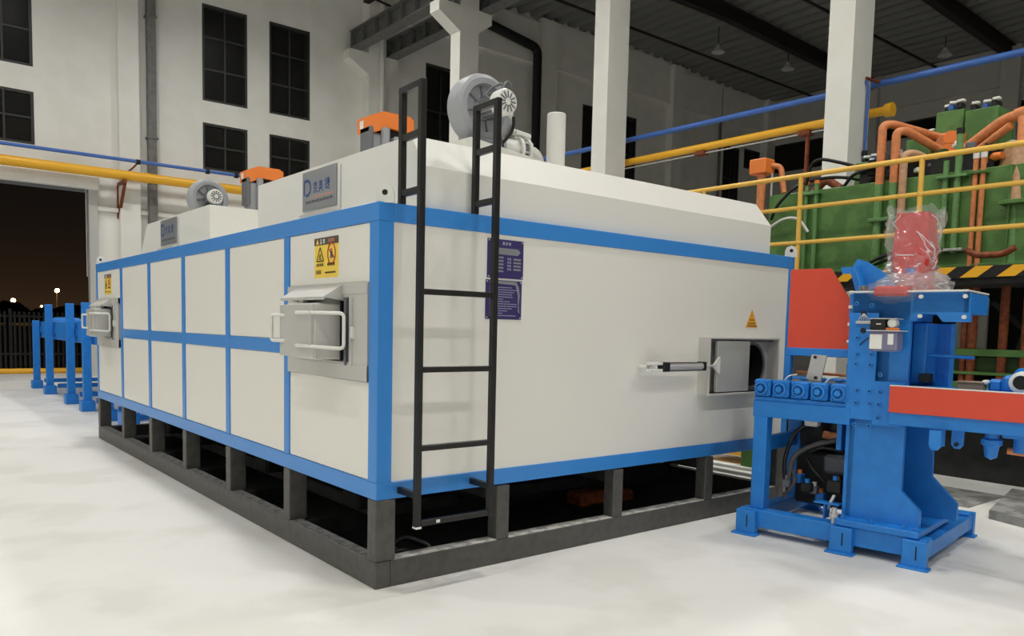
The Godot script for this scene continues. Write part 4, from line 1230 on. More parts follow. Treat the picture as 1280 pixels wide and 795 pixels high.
	part("hinge_plate", ex(S(), [[0.40, 1.36], [0.51, 1.355], [0.475, 1.165], [0.365, 1.175]], Vector3(0.235, 0, 0), Vector3(0, 0, 1), Vector3.UP, -0.012), M.steel, o, "bare steel hinge plate")
	for q in [[0.43, 1.34], [0.44, 1.19]]:
		part("hinge_hole", cy(S(), Vector3(0.219, q[1], q[0]), Vector3(0.224, q[1], q[0]), 0.012, -1, 12), M.black, o)
	part("spring_rod", cy(S(), Vector3(0.26, 1.17, 0.665), Vector3(0.26, 1.35, 0.665), 0.012, -1, 10), M.steel, o)
	part("spring_rod", cy(S(), Vector3(0.26, 1.21, 0.665), Vector3(0.26, 1.30, 0.665), 0.02, -1, 12), M.grey_dark, o)
	part("copper_bar", bar(S(), Vector3(0.45, 1.215, 0.21), Vector3(0.45, 1.205, 0.72), 0.05, 0.02), M.orange_pipe, o, "copper coloured bar")
	for z in [0.25, 0.55]:
		part("grease_line", tube(S(), [Vector3(0.12, 1.16, z), Vector3(0.13, 1.20, z + 0.03), Vector3(0.16, 1.21, z + 0.08)], 0.006, 6, 0.02), M.white_paint, o)
	# tower: two profiled side plates, a web between, a head on top
	var side := [[0.72, 0.235], [0.72, 1.80], [1.10, 1.80], [1.10, 0.47], [1.225, 0.35], [1.225, 0.235]]
	part("side_plate", ex(S(), side, Vector3(0.11, 0, 0), Vector3(0, 0, 1), Vector3.UP, -0.04), B, o)
	var side2 := [[0.74, 0.235], [0.74, 1.60], [1.10, 1.60], [1.16, 0.95], [1.17, 0.52], [1.34, 0.35], [1.34, 0.235]]
	part("side_plate", ex(S(), side2, Vector3(0.56, 0, 0), Vector3(0, 0, 1), Vector3.UP, -0.04), B, o)
	part("web", bb(S(), Vector3(0.11, 0.235, 0.74), Vector3(0.52, 1.60, 0.78), 0.004), B, o)
	part("web", bb(S(), Vector3(0.11, 1.2, 0.78), Vector3(0.52, 1.60, 0.98), 0.004), B, o)
	part("doubler_plate", bb(S(), Vector3(0.056, 0.90, 0.90), Vector3(0.07, 1.20, 1.10), 0.004), B, o)
	part("doubler_plate", bb(S(), Vector3(0.056, 0.93, 0.72), Vector3(0.07, 1.66, 0.91), 0.004), B, o)
	part("rear_column", bb(S(), Vector3(0.56, 0.90, 0.98), Vector3(0.66, 1.60, 1.24), 0.006), B, o)
	part("rear_column", bb(S(), Vector3(0.30, 1.19, 1.06), Vector3(0.60, 1.60, 1.15), 0.006), B, o)
	for y in [1.52, 1.43, 1.34, 1.25]:
		for z in [1.10, 1.21]:
			part("bolt", cy(S(), Vector3(0.545, y, z), Vector3(0.562, y, z), 0.010, -1, 6), B, o)
	part("black_block", bb(S(), Vector3(0.20, 1.20, 1.14), Vector3(0.32, 1.26, 1.20), 0.004), M.black, o)
	part("stay_rod", cy(S(), Vector3(0.35, 1.385, 1.05), Vector3(0.35, 1.375, 1.43), 0.012, -1, 10), B, o)
	# head beam
	part("head_plate", ex(S(), [[0.70, 1.62], [0.70, 1.795], [1.40, 1.795], [1.445, 1.78], [1.445, 1.605], [1.29, 1.605], [1.25, 1.655], [1.16, 1.655], [1.13, 1.61], [1.05, 1.605]], Vector3(0.10, 0, 0), Vector3(0, 0, 1), Vector3.UP, -0.05), B, o)
	part("head_plate", bb(S(), Vector3(0.10, 1.605, 0.72), Vector3(0.60, 1.795, 1.10), 0.006), B, o)
	part("head_plate", bb(S(), Vector3(0.10, 1.66, 1.10), Vector3(0.60, 1.79, 1.44), 0.006), B, o)
	part("head_cover", bb(S(), Vector3(0.04, 1.795, 0.71), Vector3(0.60, 1.807, 1.44), 0.003), M.white_paint, o, "thin white cover sheet on the head")
	for q in [[1.17, 1.765], [1.17, 1.64], [1.425, 1.765], [1.425, 1.635]]:
		part("bolt", cy(S(), Vector3(0.03, q[1], q[0]), Vector3(0.052, q[1], q[0]), 0.014, -1, 6), M.white_paint, o)
	for q in [[1.721, 0.765], [1.71, 0.865], [1.491, 0.783], [1.376, 0.784], [1.38, 0.878], [1.31, 0.782], [1.309, 0.877], [1.246, 0.945], [1.13, 0.95], [1.045, 0.797], [1.047, 0.886], [1.045, 0.945], [0.952, 0.945], [0.895, 0.794], [0.894, 0.89], [0.952, 1.06], [1.13, 0.80], [1.13, 0.88]]:
		part("bolt", lathe(S(), [[0.0, 0.012], [0.013, 0.012], [0.015, 0.010], [0.015, 0.0]], Vector3(0.056, q[0], q[1]), Vector3(-1, 0, 0), 10), B, o)
		part("bolt", lathe(S(), [[0.0, 0.0131], [0.007, 0.0131]], Vector3(0.056, q[0], q[1]), Vector3(-1, 0, 0), 6), M.slot, o)
	for q in [[1.655, 0.815], [1.54, 0.815]]:
		part("bolt_hole", cy(S(), Vector3(0.05, q[0], q[1]), Vector3(0.054, q[0], q[1]), 0.018, -1, 16), M.black, o)
	for q in [1.80, 1.70, 1.58, 1.46]:
		part("edge_bolt", cy(S(), Vector3(0.09, q, 0.70), Vector3(0.09, q, 0.725), 0.013, -1, 6), M.white_paint, o)
	part("grease_manifold", bb(S(), Vector3(0.03, 1.585, 0.77), Vector3(0.056, 1.605, 0.87), 0.003), M.steel, o)
	for k in 5:
		part("grease_line", tube(S(), [Vector3(0.043, 1.605, 0.785 + k * 0.017), Vector3(0.04, 1.63, 0.795 + k * 0.012), Vector3(0.05, 1.655, 0.815)], 0.003, 5, 0.01), M.steel, o)
	part("grease_line", tube(S(), [Vector3(0.05, 1.44, 0.80), Vector3(0.035, 1.47, 0.83), Vector3(0.04, 1.52, 0.90)], 0.004, 5, 0.02), M.rubber, o)
	# lubrication pump on a bracket
	var pump := part("lubrication_pump", bb(S(), Vector3(-0.09, 1.545, 0.905), Vector3(0.05, 1.615, 1.0), 0.005), M.black, o, "black lubrication pump")
	part("bracket_shelf", bb(S(), Vector3(-0.10, 1.536, 0.885), Vector3(0.056, 1.543, 1.10), 0.002), M.steel_dull, pump)
	part("top_rail", bb(S(), Vector3(-0.095, 1.615, 0.90), Vector3(0.05, 1.621, 1.07), 0.002), M.steel, pump)
	part("pressure_gauge", cy(S(), Vector3(-0.08, 1.59, 1.04), Vector3(-0.03, 1.59, 1.04), 0.026, -1, 20), M.paper, pump)
	part("gauge_rim", lathe(S(), [[0.024, 0.0], [0.030, 0.0], [0.030, 0.05], [0.024, 0.05]], Vector3(-0.03, 1.59, 1.04), Vector3(-1, 0, 0), 20), M.steel, pump)
	part("brass_fitting", bb(S(), Vector3(-0.08, 1.543, 1.0), Vector3(-0.03, 1.56, 1.075), 0.004), M.orange, pump)
	part("oil_tank", bb(S(), Vector3(-0.085, 1.405, 0.90), Vector3(0.05, 1.536, 1.075), 0.012), M.tank, pump)
	part("tank_label", bb(S(), Vector3(-0.088, 1.42, 0.908), Vector3(-0.0855, 1.515, 0.985), 0), M.paper, pump)
	part("level_glass", bb(S(), Vector3(-0.090, 1.45, 1.02), Vector3(-0.0855, 1.52, 1.055), 0.001), M.paper, pump)
	part("indicator", bb(S(), Vector3(-0.093, 1.58, 0.945), Vector3(-0.0905, 1.587, 0.975), 0), M.paper, pump)
	# blue fin behind the head, on the guard side
	part("gusset", ex(S(), [[0.70, 1.81], [0.66, 1.94], [0.60, 1.94], [0.59, 1.985], [0.67, 1.985], [0.70, 2.04], [0.76, 2.02], [0.88, 1.94], [1.0, 1.81]], Vector3(0.20, 0, 0), Vector3(0, 0, 1), Vector3.UP, -0.03), B, o)
	part("gusset", bar(S(), Vector3(0.14, 1.99, 0.715), Vector3(0.14, 1.80, 0.785), 0.10, 0.012), B, o)
	part("gusset_block", bb(S(), Vector3(0.09, 1.807, 0.755), Vector3(0.16, 1.845, 0.80), 0.004), M.pipe_grey, o)
	# red guarded side arm reaching out of the frame
	part("arm_guard", bb(S(), Vector3(-0.02, 1.005, 1.03), Vector3(-0.005, 1.178, 2.35), 0.003), M.red, o, "long red guard plate")
	part("arm_beam", bb(S(), Vector3(0.0, 0.92, 1.03), Vector3(0.10, 1.165, 2.35), 0.005), B, o)
	part("arm_table", bb(S(), Vector3(0.10, 1.13, 1.10), Vector3(0.55, 1.165, 2.35), 0.005), B, o)
	part("arm_edge", bb(S(), Vector3(-0.02, 1.178, 1.03), Vector3(0.0, 1.186, 2.35), 0.002), M.white_paint, o, "bare top edge of the arm guard")
	for q in [[1.34, 0.80], [1.42, 0.80]]:
		part("arm_lug", ex(S(), [[q[0] - 0.035, 0.92], [q[0] + 0.035, 0.92], [q[0] + 0.035, 0.82], [q[0] + 0.015, 0.795], [q[0] - 0.015, 0.795], [q[0] - 0.035, 0.82]], Vector3(0.10 - (1.42 - q[0]) * 2.5 + 0.0, 0, 0.0), Vector3(0, 0, 1), Vector3.UP, -0.02), B, o)
	part("lug_hole", cy(S(), Vector3(0.075, 0.825, 1.42), Vector3(0.082, 0.825, 1.42), 0.014, -1, 14), M.black, o)
	part("swivel", lathe(S(), [[0.0, -0.13], [0.035, -0.11], [0.045, -0.04], [0.06, -0.03], [0.06, 0.0], [0.04, 0.01], [0.04, 0.05]], Vector3(0.16, 0.87, 1.60), Vector3.UP, 18), M.machine_blue, o)
	part("swivel", cy(S(), Vector3(0.20, 0.80, 1.76), Vector3(0.20, 0.93, 1.76), 0.05, -1, 16), B, o)
	part("swivel", bb(S(), Vector3(0.12, 0.89, 1.66), Vector3(0.28, 0.93, 1.86), 0.005), B, o)
	part("swivel", cy(S(), Vector3(0.12, 0.80, 1.30), Vector3(0.12, 0.91, 1.30), 0.045, -1, 14), B, o)
	part("hydraulic_pipe", cy(S(), Vector3(0.32, 0.79, 1.66), Vector3(0.32, 0.765, 2.3), 0.022, -1, 12), M.orange_pipe, o, "orange hydraulic pipe")
	# hydraulics under the conveyor
	part("junction_box", bb(S(), Vector3(0.30, 0.82, 0.34), Vector3(0.38, 0.92, 0.44), 0.01), M.white_paint, o, "pale junction box")
	part("junction_cap", bb(S(), Vector3(0.292, 0.885, 0.375), Vector3(0.30, 0.91, 0.415), 0.003), M.orange, o)
	part("hose", tube(S(), [Vector3(0.33, 0.84, 0.36), Vector3(0.30, 0.76, 0.27), Vector3(0.28, 0.6, 0.22), Vector3(0.28, 0.45, 0.21), Vector3(0.3, 0.3, 0.25)], 0.016, 8, 0.08), M.rubber, o)
	part("hose", tube(S(), [Vector3(0.45, 0.79, 0.74), Vector3(0.36, 0.74, 0.6), Vector3(0.30, 0.68, 0.40), Vector3(0.28, 0.58, 0.27), Vector3(0.28, 0.35, 0.25)], 0.02, 8, 0.08), M.hose_grey, o)
	part("hose", tube(S(), [Vector3(0.34, 0.62, 0.38), Vector3(0.36, 0.67, 0.46), Vector3(0.42, 0.64, 0.62), Vector3(0.5, 0.62, 0.74)], 0.014, 8, 0.06), M.rubber, o)
	part("hose", tube(S(), [Vector3(0.34, 0.58, 0.36), Vector3(0.3, 0.5, 0.42), Vector3(0.3, 0.44, 0.5), Vector3(0.36, 0.34, 0.56)], 0.012, 8, 0.06), M.rubber, o)
	part("hose", tube(S(), [Vector3(0.30, 0.52, 0.24), Vector3(0.26, 0.42, 0.32), Vector3(0.24, 0.36, 0.30), Vector3(0.26, 0.26, 0.22)], 0.012, 8, 0.06), M.hose_grey, o)
	part("orange_stub", cy(S(), Vector3(0.55, 0.74, 0.40), Vector3(0.55, 0.725, 0.54), 0.03, -1, 12), M.orange_pipe, o)
	part("motor_block", bb(S(), Vector3(0.45, 0.46, 0.44), Vector3(0.66, 0.60, 0.62), 0.02), M.grey_dark, o)
	var rng := RandomNumberGenerator.new()
	rng.seed = 11
	for i in 9:
		var p := Vector3(rng.randf_range(0.18, 0.5), rng.randf_range(0.24, 0.42), rng.randf_range(0.22, 0.66))
		var s := Vector3(rng.randf_range(0.05, 0.10), rng.randf_range(0.05, 0.11), rng.randf_range(0.05, 0.11))
		part("valve_block", bx(S(), p, s, 0.008), [M.black, M.grey_dark, M.machine_blue][i % 3], o)
		part("valve_cap", cy(S(), p + Vector3(0, s.y * 0.5, 0), p + Vector3(0, s.y * 0.5 + 0.03, 0), 0.018, -1, 10), [M.steel, M.machine_blue, M.orange][(i * 2 + 1) % 3], o)
	part("dark_filler", bb(S(), Vector3(0.52, 0.19, 0.20), Vector3(0.95, 0.60, 0.70), 0.02), M.black, o)  # black box and cylinder added to hide the bright floor behind
	part("dark_filler", cy(S(), Vector3(0.7, 0.72, 0.2), Vector3(0.7, 0.72, 0.66), 0.12, -1, 18), M.black, o)
	part("lever", bar(S(), Vector3(0.16, 0.25, 0.60), Vector3(0.16, 0.36, 0.645), 0.02, 0.02), M.white_paint, o)
	part("channel_stub", bb(S(), Vector3(0.10, 0.295, 0.52), Vector3(0.20, 0.305, 0.70), 0.002), B, o)
	part("channel_stub", bb(S(), Vector3(0.095, 0.19, 0.595), Vector3(0.20, 0.295, 0.605), 0.002), B, o)
	var ft := Transform3D(Basis(Vector3.UP, FT), Vector3(2.9, 0, 0.39))
	# motor wrapped in film
	var m := thing("wrapped_motor", "upright red motor wrapped in clear plastic film on the blue machine's head", "motor", ft * Vector3(0.36, 1.807, 1.02), FT)
	X = Transform3D.IDENTITY
	part("motor_body", ex(S(), [[-0.115, 0.20], [-0.10, 0.535], [0.10, 0.535], [0.125, 0.20]], Vector3(-0.09, 0, 0.0), Vector3(0, 0, 1), Vector3.UP, -0.2), M.red_motor, m)
	part("motor_base", lathe(S(), [[0.155, 0.0], [0.155, 0.03], [0.13, 0.04], [0.12, 0.20], [0.09, 0.22], [0.0, 0.22]], Vector3(0.0, 0, 0.01), Vector3.UP, 28), M.red_motor, m)
	part("gear_face", lathe(S(), [[0.0, 0.02], [0.10, 0.02], [0.115, 0.0], [0.115, -0.05]], Vector3(-0.10, 0.19, 0.01), Vector3(-1, 0.12, 0), 28), M.red_motor, m)
	part("blue_tag", bb(S(), Vector3(-0.135, 0.12, -0.01), Vector3(-0.12, 0.16, 0.05), 0.004), M.pipe_blue, m)
	part("motor_foot", bb(S(), Vector3(-0.33, -0.035, -0.15), Vector3(-0.02, 0.03, 0.07), 0.03), M.red_motor, m)
	film(m)
	# things lying on the arm table
	var bs := thing("cardboard_box", "small brown cardboard box on the red edged arm of the blue machine", "box", ft * Vector3(0.2, 1.165, 1.46), FT)
	X = Transform3D.IDENTITY
	part("carton", bb(S(), Vector3(-0.06, 0, -0.07), Vector3(0.07, 0.055, 0.07), 0.003), M.cardboard, bs)
	part("lid", bb(S(), Vector3(-0.075, 0.055, -0.08), Vector3(0.075, 0.063, 0.075), 0.002), M.cardboard, bs)
	part("tape", bb(S(), Vector3(-0.03, 0.05, 0.06), Vector3(0.05, 0.075, 0.09), 0.008), M.paper, bs)
	var rb := thing("rotary_coupling", "blue rotary coupling with a white wrapped flange on the machine arm", "coupling", ft * Vector3(0.28, 1.166, 1.72), FT)
	X = Transform3D.IDENTITY
	part("housing", bb(S(), Vector3(-0.08, 0.0, -0.10), Vector3(0.12, 0.11, 0.14), 0.02), M.machine_blue, rb)
	part("cap", lathe(S(), [[0.0, 0.05], [0.05, 0.045], [0.07, 0.02], [0.08, 0.0]], Vector3(0.02, 0.11, 0.02), Vector3.UP, 20), M.machine_blue, rb)
	part("ear", bb(S(), Vector3(-0.04, 0.0, -0.18), Vector3(0.04, 0.08, -0.10), 0.015), M.machine_blue, rb)
	part("wrapped_flange", lathe(S(), [[0.04, 0.0], [0.062, 0.0], [0.07, 0.02], [0.066, 0.07], [0.046, 0.08], [0.04, 0.02]], Vector3(-0.09, 0.072, 0.02), Vector3(-1, 0, 0), 18), M.paper, rb)
	part("bore", cy(S(), Vector3(-0.155, 0.072, 0.02), Vector3(-0.09, 0.072, 0.02), 0.042, -1, 18), M.black, rb)

func film(m: Node3D) -> void:
	# loose clear bag: wide at the top, gathered round the foot, creased by noise
	var fn := FastNoiseLite.new()
	fn.seed = 4
	fn.frequency = 3.0
	fn.fractal_octaves = 2
	var st := S()
	var na := 56
	var nh := 40
	var at := func(i: int, j: int) -> Vector3:
		var t := float(j) / nh
		var a := TAU * (i % na) / na
		var y := lerpf(-0.05, 0.565, t)
		var hx := lerpf(0.24, 0.15, smoothstep(0.0, 0.45, t))
		var hz := lerpf(0.25, 0.155, smoothstep(0.0, 0.30, t)) + 0.015 * sin(t * 9.0)
		var c := cos(a)
		var s := sin(a)
		var q := pow(pow(absf(c), 3.0) + pow(absf(s), 3.0), -1.0 / 3.0)
		var d := fn.get_noise_3d(c * 0.5, t * 1.3, s * 0.5) * 0.05 + fn.get_noise_3d(c * 1.6 + 9, t * 3.0, s * 1.6) * 0.016
		if t > 0.9:
			y += fn.get_noise_2d(a * 0.4, 3.0) * 0.05
		return Vector3(c * q * (hx + d) - 0.02, y, s * q * (hz + d))
	for j in nh:
		for i in na:
			var a: Vector3 = at.call(i, j)
			var b: Vector3 = at.call(i + 1, j)
			var c: Vector3 = at.call(i + 1, j + 1)
			var d: Vector3 = at.call(i, j + 1)
			quad(st, a, b, c, d, Vector3(a.x + 0.02, 0, a.z))
	part("plastic_film", st, M.film, m, "creased clear plastic film")
	# bright creases lying on the film, and the slack gathered over the foot
	var rng := RandomNumberGenerator.new()
	rng.seed = 8
	st = S()
	for k in 44:
		var i0 := rng.randi_range(0, na - 1)
		var j0 := rng.randi_range(1, nh - 3)
		if k % 3 == 0:
			j0 = rng.randi_range(1, 14)
		var pts := []
		var di := rng.randf_range(-1.6, 1.6)
		var dj := rng.randf_range(-2.0, 2.0) if k % 3 else 0.3
		for q in 6:
			pts.append(at.call(int(i0 + di * q + 3 * na) % na, clampi(int(j0 + dj * q), 0, nh)) * 1.004)
		var ok := []
		for p in pts:
			if ok.is_empty() or (ok[-1] - p).length() > 0.004:
				ok.append(p)
		if ok.size() > 2:
			tube(st, ok, rng.randf_range(0.002, 0.0045), 5, 0.02)
	part("film_crease", st, M.film_crease, m).set_meta("kind", "stuff")
	part("plastic_film", ball(S(), Vector3(-0.20, 0.0, -0.03), Vector3(0.19, 0.085, 0.19), 14, 0.35, 6), M.film, m)
	part("plastic_film", ball(S(), Vector3(-0.05, 0.05, 0.02), Vector3(0.21, 0.09, 0.24), 16, 0.4, 9), M.film_slack, m)

# ---------------------------------------------------------------- the green press and its platform
func press() -> void:
	X = Transform3D.IDENTITY
	var gr := thing("guard_rail", "yellow tubular guard railing along the raised platform of the green press", "railing", Vector3(6.0, 2.19, -1.0))
	for y in [3.285, 2.93, 2.54]:
		part("rail", cy(S(), Vector3(6.0, y, -4.0), Vector3(6.0, y, 2.6), 0.024 if y < 3.2 else 0.028, -1, 12), M.rail_yellow, gr)
	for z in [-3.77, -2.45, -1.12, 0.20, 1.52]:
		part("post", cy(S(), Vector3(6.0, 2.15, z), Vector3(6.0, 3.285, z), 0.026, -1, 12), M.rail_yellow, gr)
		for y in [2.93, 2.54]:
			part("joint", ball(S(), Vector3(6.0, y, z), Vector3.ONE * 0.036, 8), M.rail_yellow, gr)
	var pl := thing("platform", "raised dark steel platform edged with black and yellow hazard stripes", "platform", Vector3(7.8, 0, -0.5))
	part("deck", bb(S(), Vector3(5.99, 2.02, -4.0), Vector3(6.72, 2.09, 2.6), 0.004), M.tray, pl)
	part("toe_board", bb(S(), Vector3(5.96, 2.08, -4.0), Vector3(5.985, 2.19, 2.6), 0.002), M.black, pl)
	for i in 17:
		var z := -3.75 + i * 0.32 + 0.225
		part("hazard_stripe", ex(S(), [[z, 2.083], [z + 0.155, 2.083], [z + 0.29, 2.187], [z + 0.135, 2.187]], Vector3(5.958, 0, 0), Vector3(0, 0, 1), Vector3.UP, -0.003), M.stripe_yellow, pl)
	for q in [[6.3, -3.7], [6.3, -1.4]]:
		part("platform_leg", bb(S(), Vector3(q[0] - 0.06, 0, q[1] - 0.06), Vector3(q[0] + 0.06, 2.02, q[1] + 0.06), 0.005), M.black, pl)
	for z in [-2.4, -0.2, 1.3]:
		part("deck_joist", bb(S(), Vector3(6.0, 1.84, z), Vector3(6.7, 2.02, z + 0.08), 0.004), M.black, pl)
	# press
	var o := thing("hydraulic_press", "big green hydraulic press with orange and green pipes behind the yellow railing", "press", Vector3(8.2, 0, 0.2))
	part("crosshead", bb(S(), Vector3(6.8, 2.2, -2.05), Vector3(9.4, 3.265, 3.2), 0.01), M.green, o)
	part("crosshead_flange", bb(S(), Vector3(6.74, 2.2, -2.10), Vector3(6.8, 2.28, 3.2), 0.005), M.green, o)
	for z in [-0.65, 0.72]:
		part("stiffener", bb(S(), Vector3(6.77, 2.25, z), Vector3(6.8, 3.26, z + 0.02), 0.003), M.green, o)
	part("bed", bb(S(), Vector3(6.9, 0.0, -1.2), Vector3(9.2, 0.95, 3.2), 0.01), M.tray, o)
	for q in [[1.33, 1.40], [1.14, 1.17], [1.0, 1.06]]:
		part("guide_beam", bb(S(), Vector3(6.45, q[0], -0.6), Vector3(6.6, q[1], 3.2), 0.004), M.green, o)
	part("guide_beam", bb(S(), Vector3(6.55, 1.17, -0.6), Vector3(6.65, 1.32, 3.2), 0.004), M.green_dark, o)
	part("press_foot", bb(S(), Vector3(5.1, 0.0, -1.13), Vector3(5.6, 0.40, -0.75), 0.006), M.green, o)
	part("press_foot", bb(S(), Vector3(5.5, 0.10, -1.95), Vector3(5.9, 0.24, -1.15), 0.006), M.yellow, o, "yellow foot block")
	for z in [0.58, 0.86, 1.06]:
		part("column_rod", cy(S(), Vector3(6.5, 0.9, z), Vector3(6.5, 2.02, z), 0.042, -1, 12), M.rust, o, "rusty orange upright")
	part("column_rod", cy(S(), Vector3(6.5, 0.9, 0.50), Vector3(6.5, 2.02, 0.50), 0.03, -1, 12), M.rust, o)
	part("back_panel", bb(S(), Vector3(8.6, 1.3, -0.42), Vector3(8.65, 2.0, -0.06), 0.003), M.wall_bay, o, "pale panel seen under the platform")
	part("dark_backing", bb(S(), Vector3(9.0, 0.95, -2.0), Vector3(9.1, 2.2, 3.2), 0.003), M.near_black, o)  # black panel added to make the space under the platform dark
	part("ram", cy(S(), Vector3(7.6, 0.95, 0.95), Vector3(7.6, 2.2, 0.95), 0.16, -1, 20), M.black, o)
	for q in [[0.6, 1.0], [1.0, 0.6]]:
		part("lattice_bar", bar(S(), Vector3(7.2, 1.3, q[0] + 0.15), Vector3(7.2, 1.9, q[1] - 0.1), 0.05, 0.05), M.black, o)
	# pipes up the front face
	var X0 := 6.76
	for q in [[-1.50, 2.3, 3.33, 0.022, 0], [-1.37, 2.3, 3.33, 0.026, 0]]:
		part("riser_pipe", cy(S(), Vector3(X0, q[1], q[0]), Vector3(X0, q[2], q[0]), q[3], -1, 10), M.green_pipe, o)
		part("pipe_cap", cy(S(), Vector3(X0, q[2], q[0]), Vector3(X0, q[2] + 0.04, q[0]), 0.03, -1, 10), M.orange, o)
	part("pipe_clamp", bb(S(), Vector3(X0 - 0.05, 3.2, -1.56), Vector3(X0 + 0.06, 3.23, -1.31), 0.004), M.green_pipe, o)
	# three hooked pipes to the manifold
	for q in [[-0.60, 3.88, 0.046, Vector3(7.55, 3.80, -0.25), "orange_pipe"], [-0.44, 3.78, 0.046, Vector3(7.45, 3.58, -0.15), "orange_pipe"], [-0.34, 3.52, 0.042, Vector3(7.3, 3.40, -0.08), "pale_pipe"]]:
		var e: Vector3 = q[3]
		var mid := 3.22
		part("riser_pipe", cy(S(), Vector3(X0, 2.25, q[0]), Vector3(X0, mid, q[0]), q[2], -1, 12), M.green_pipe if q[2] > 0.045 else M.pale_pipe, o)
		part("hooked_pipe", tube(S(), [Vector3(X0, mid, q[0]), Vector3(X0, q[1], q[0]), Vector3(X0 + 0.10, q[1] + 0.02, q[0] + 0.06), e], q[2], 12, 0.12), M[q[4]], o, "bent copper coloured pipe")
	part("pipe_clamp", bb(S(), Vector3(X0 - 0.07, 2.80, -0.68), Vector3(X0 + 0.06, 2.84, -0.24), 0.004), M.green_pipe, o)
	part("manifold", bb(S(), Vector3(7.40, 3.42, -0.30), Vector3(7.75, 3.84, -0.02), 0.02), M.orange_pipe, o, "orange pipe manifold")
	for k in 3:
		part("manifold_flange", cy(S(), Vector3(7.40, 3.50 + k * 0.13, -0.12), Vector3(7.33, 3.50 + k * 0.13, -0.10), 0.075, -1, 14), M.orange, o)
	# two long tubes to the right, one big riser
	part("hooked_pipe", tube(S(), [Vector3(7.2, 3.47, 0.0), Vector3(7.2, 3.58, 0.12), Vector3(7.1, 3.80, 0.52), Vector3(7.0, 3.80, 0.74), Vector3(6.9, 3.3, 0.78)], 0.055, 14, 0.12), M.orange_pipe, o, "thick orange pipe arching to the right")
	part("hooked_pipe", tube(S(), [Vector3(7.2, 3.40, 0.05), Vector3(7.15, 3.52, 0.25), Vector3(7.0, 3.70, 0.62)], 0.042, 12, 0.1), M.orange_pipe, o, "thinner orange pipe under the thick one")
	part("hooked_pipe", tube(S(), [Vector3(7.0, 3.80, 0.66), Vector3(7.0, 3.84, 0.90), Vector3(7.0, 3.84, 1.6)], 0.06, 12, 0.1), M.orange_pipe, o)
	part("riser_pipe", cy(S(), Vector3(6.86, 2.9, 0.77), Vector3(6.9, 3.45, 0.77), 0.085, -1, 16), M.pale_pipe, o, "pale taped riser pipe")
	part("riser_pipe", cy(S(), Vector3(6.84, 2.2, 0.77), Vector3(6.86, 2.9, 0.77), 0.06, -1, 16), M.green_pipe, o)
	part("pipe_clamp", bb(S(), Vector3(6.70, 2.86, 0.66), Vector3(6.95, 2.90, 0.90), 0.004), M.green, o)
	part("cone_cap", cy(S(), Vector3(7.1, 3.26, 0.62), Vector3(7.1, 3.50, 0.62), 0.13, 0.08, 16), M.pale_pipe, o)
	# green and orange riser pairs
	for q in [[0.115, 3.38, 0.030], [0.235, 3.66, 0.034]]:
		part("riser_pipe", cy(S(), Vector3(X0, 2.4, q[0]), Vector3(X0, q[1], q[0]), q[2], -1, 12), M.green_pipe, o)
	part("pipe_cap", cy(S(), Vector3(X0, 3.64, 0.235), Vector3(X0, 3.70, 0.235), 0.04, -1, 10), M.black, o)
	for y in [3.19, 2.42]:
		part("pipe_clamp", bb(S(), Vector3(X0 - 0.06, y, 0.03), Vector3(X0 + 0.05, y + 0.03, 0.34), 0.004), M.green_pipe if y > 3 else M.steel, o)
	for z in [0.405, 0.478]:
		part("riser_pipe", cy(S(), Vector3(X0, 2.2, z), Vector3(X0, 3.36, z), 0.026, -1, 12), M.orange_pipe, o)
		part("pipe_cap", cy(S(), Vector3(X0, 3.36, z), Vector3(X0, 3.42, z), 0.032, -1, 10), M.paper, o)
	part("pipe_clamp", bb(S(), Vector3(X0 - 0.05, 3.20, 0.36), Vector3(X0 + 0.05, 3.23, 0.53), 0.004), M.green, o)
	# orange actuator at the left end
	part("actuator", bb(S(), Vector3(6.70, 3.55, -2.30), Vector3(6.92, 3.74, -2.06), 0.012), M.orange, o, "orange actuator head")
	part("actuator_rod", cy(S(), Vector3(6.80, 2.7, -2.17), Vector3(6.80, 3.55, -2.17), 0.055, -1, 16), M.orange_pipe, o)
	part("actuator_pipe", tube(S(), [Vector3(6.85, 3.66, -2.08), Vector3(6.9, 3.64, -1.96), Vector3(6.9, 3.3, -1.90)], 0.035, 10, 0.08), M.orange_pipe, o)
	part("actuator_rod", cy(S(), Vector3(6.80, 3.26, -2.02), Vector3(6.80, 3.55, -2.02), 0.012, -1, 8), M.steel, o)
	part("actuator_pipe", tube(S(), [Vector3(7.1, 3.30, -1.6), Vector3(7.1, 3.44, -1.45), Vector3(7.1, 3.30, -1.25)], 0.05, 10, 0.08), M.rust, o)
	# valve blocks with solenoids along the top
	var rng := RandomNumberGenerator.new()
	rng.seed = 23
	for q in [[7.8, 3.26, -1.15, 0.5, 0.42, 0.35], [7.8, 3.26, -0.55, 0.5, 0.60, 0.30], [7.8, 3.26, -0.22, 0.5, 0.86, 0.30], [7.8, 3.26, 0.12, 0.5, 0.82, 0.35], [7.9, 3.26, 0.55, 0.4, 0.40, 0.30], [7.2, 3.26, 0.05, 0.3, 0.14, 0.5], [7.15, 3.26, -0.20, 0.25, 0.16, 0.2]]:
		part("valve_block", bb(S(), Vector3(q[0] - q[3] / 2, q[1], q[2] - q[5] / 2), Vector3(q[0] + q[3] / 2, q[1] + q[4], q[2] + q[5] / 2), 0.01), M.green, o)
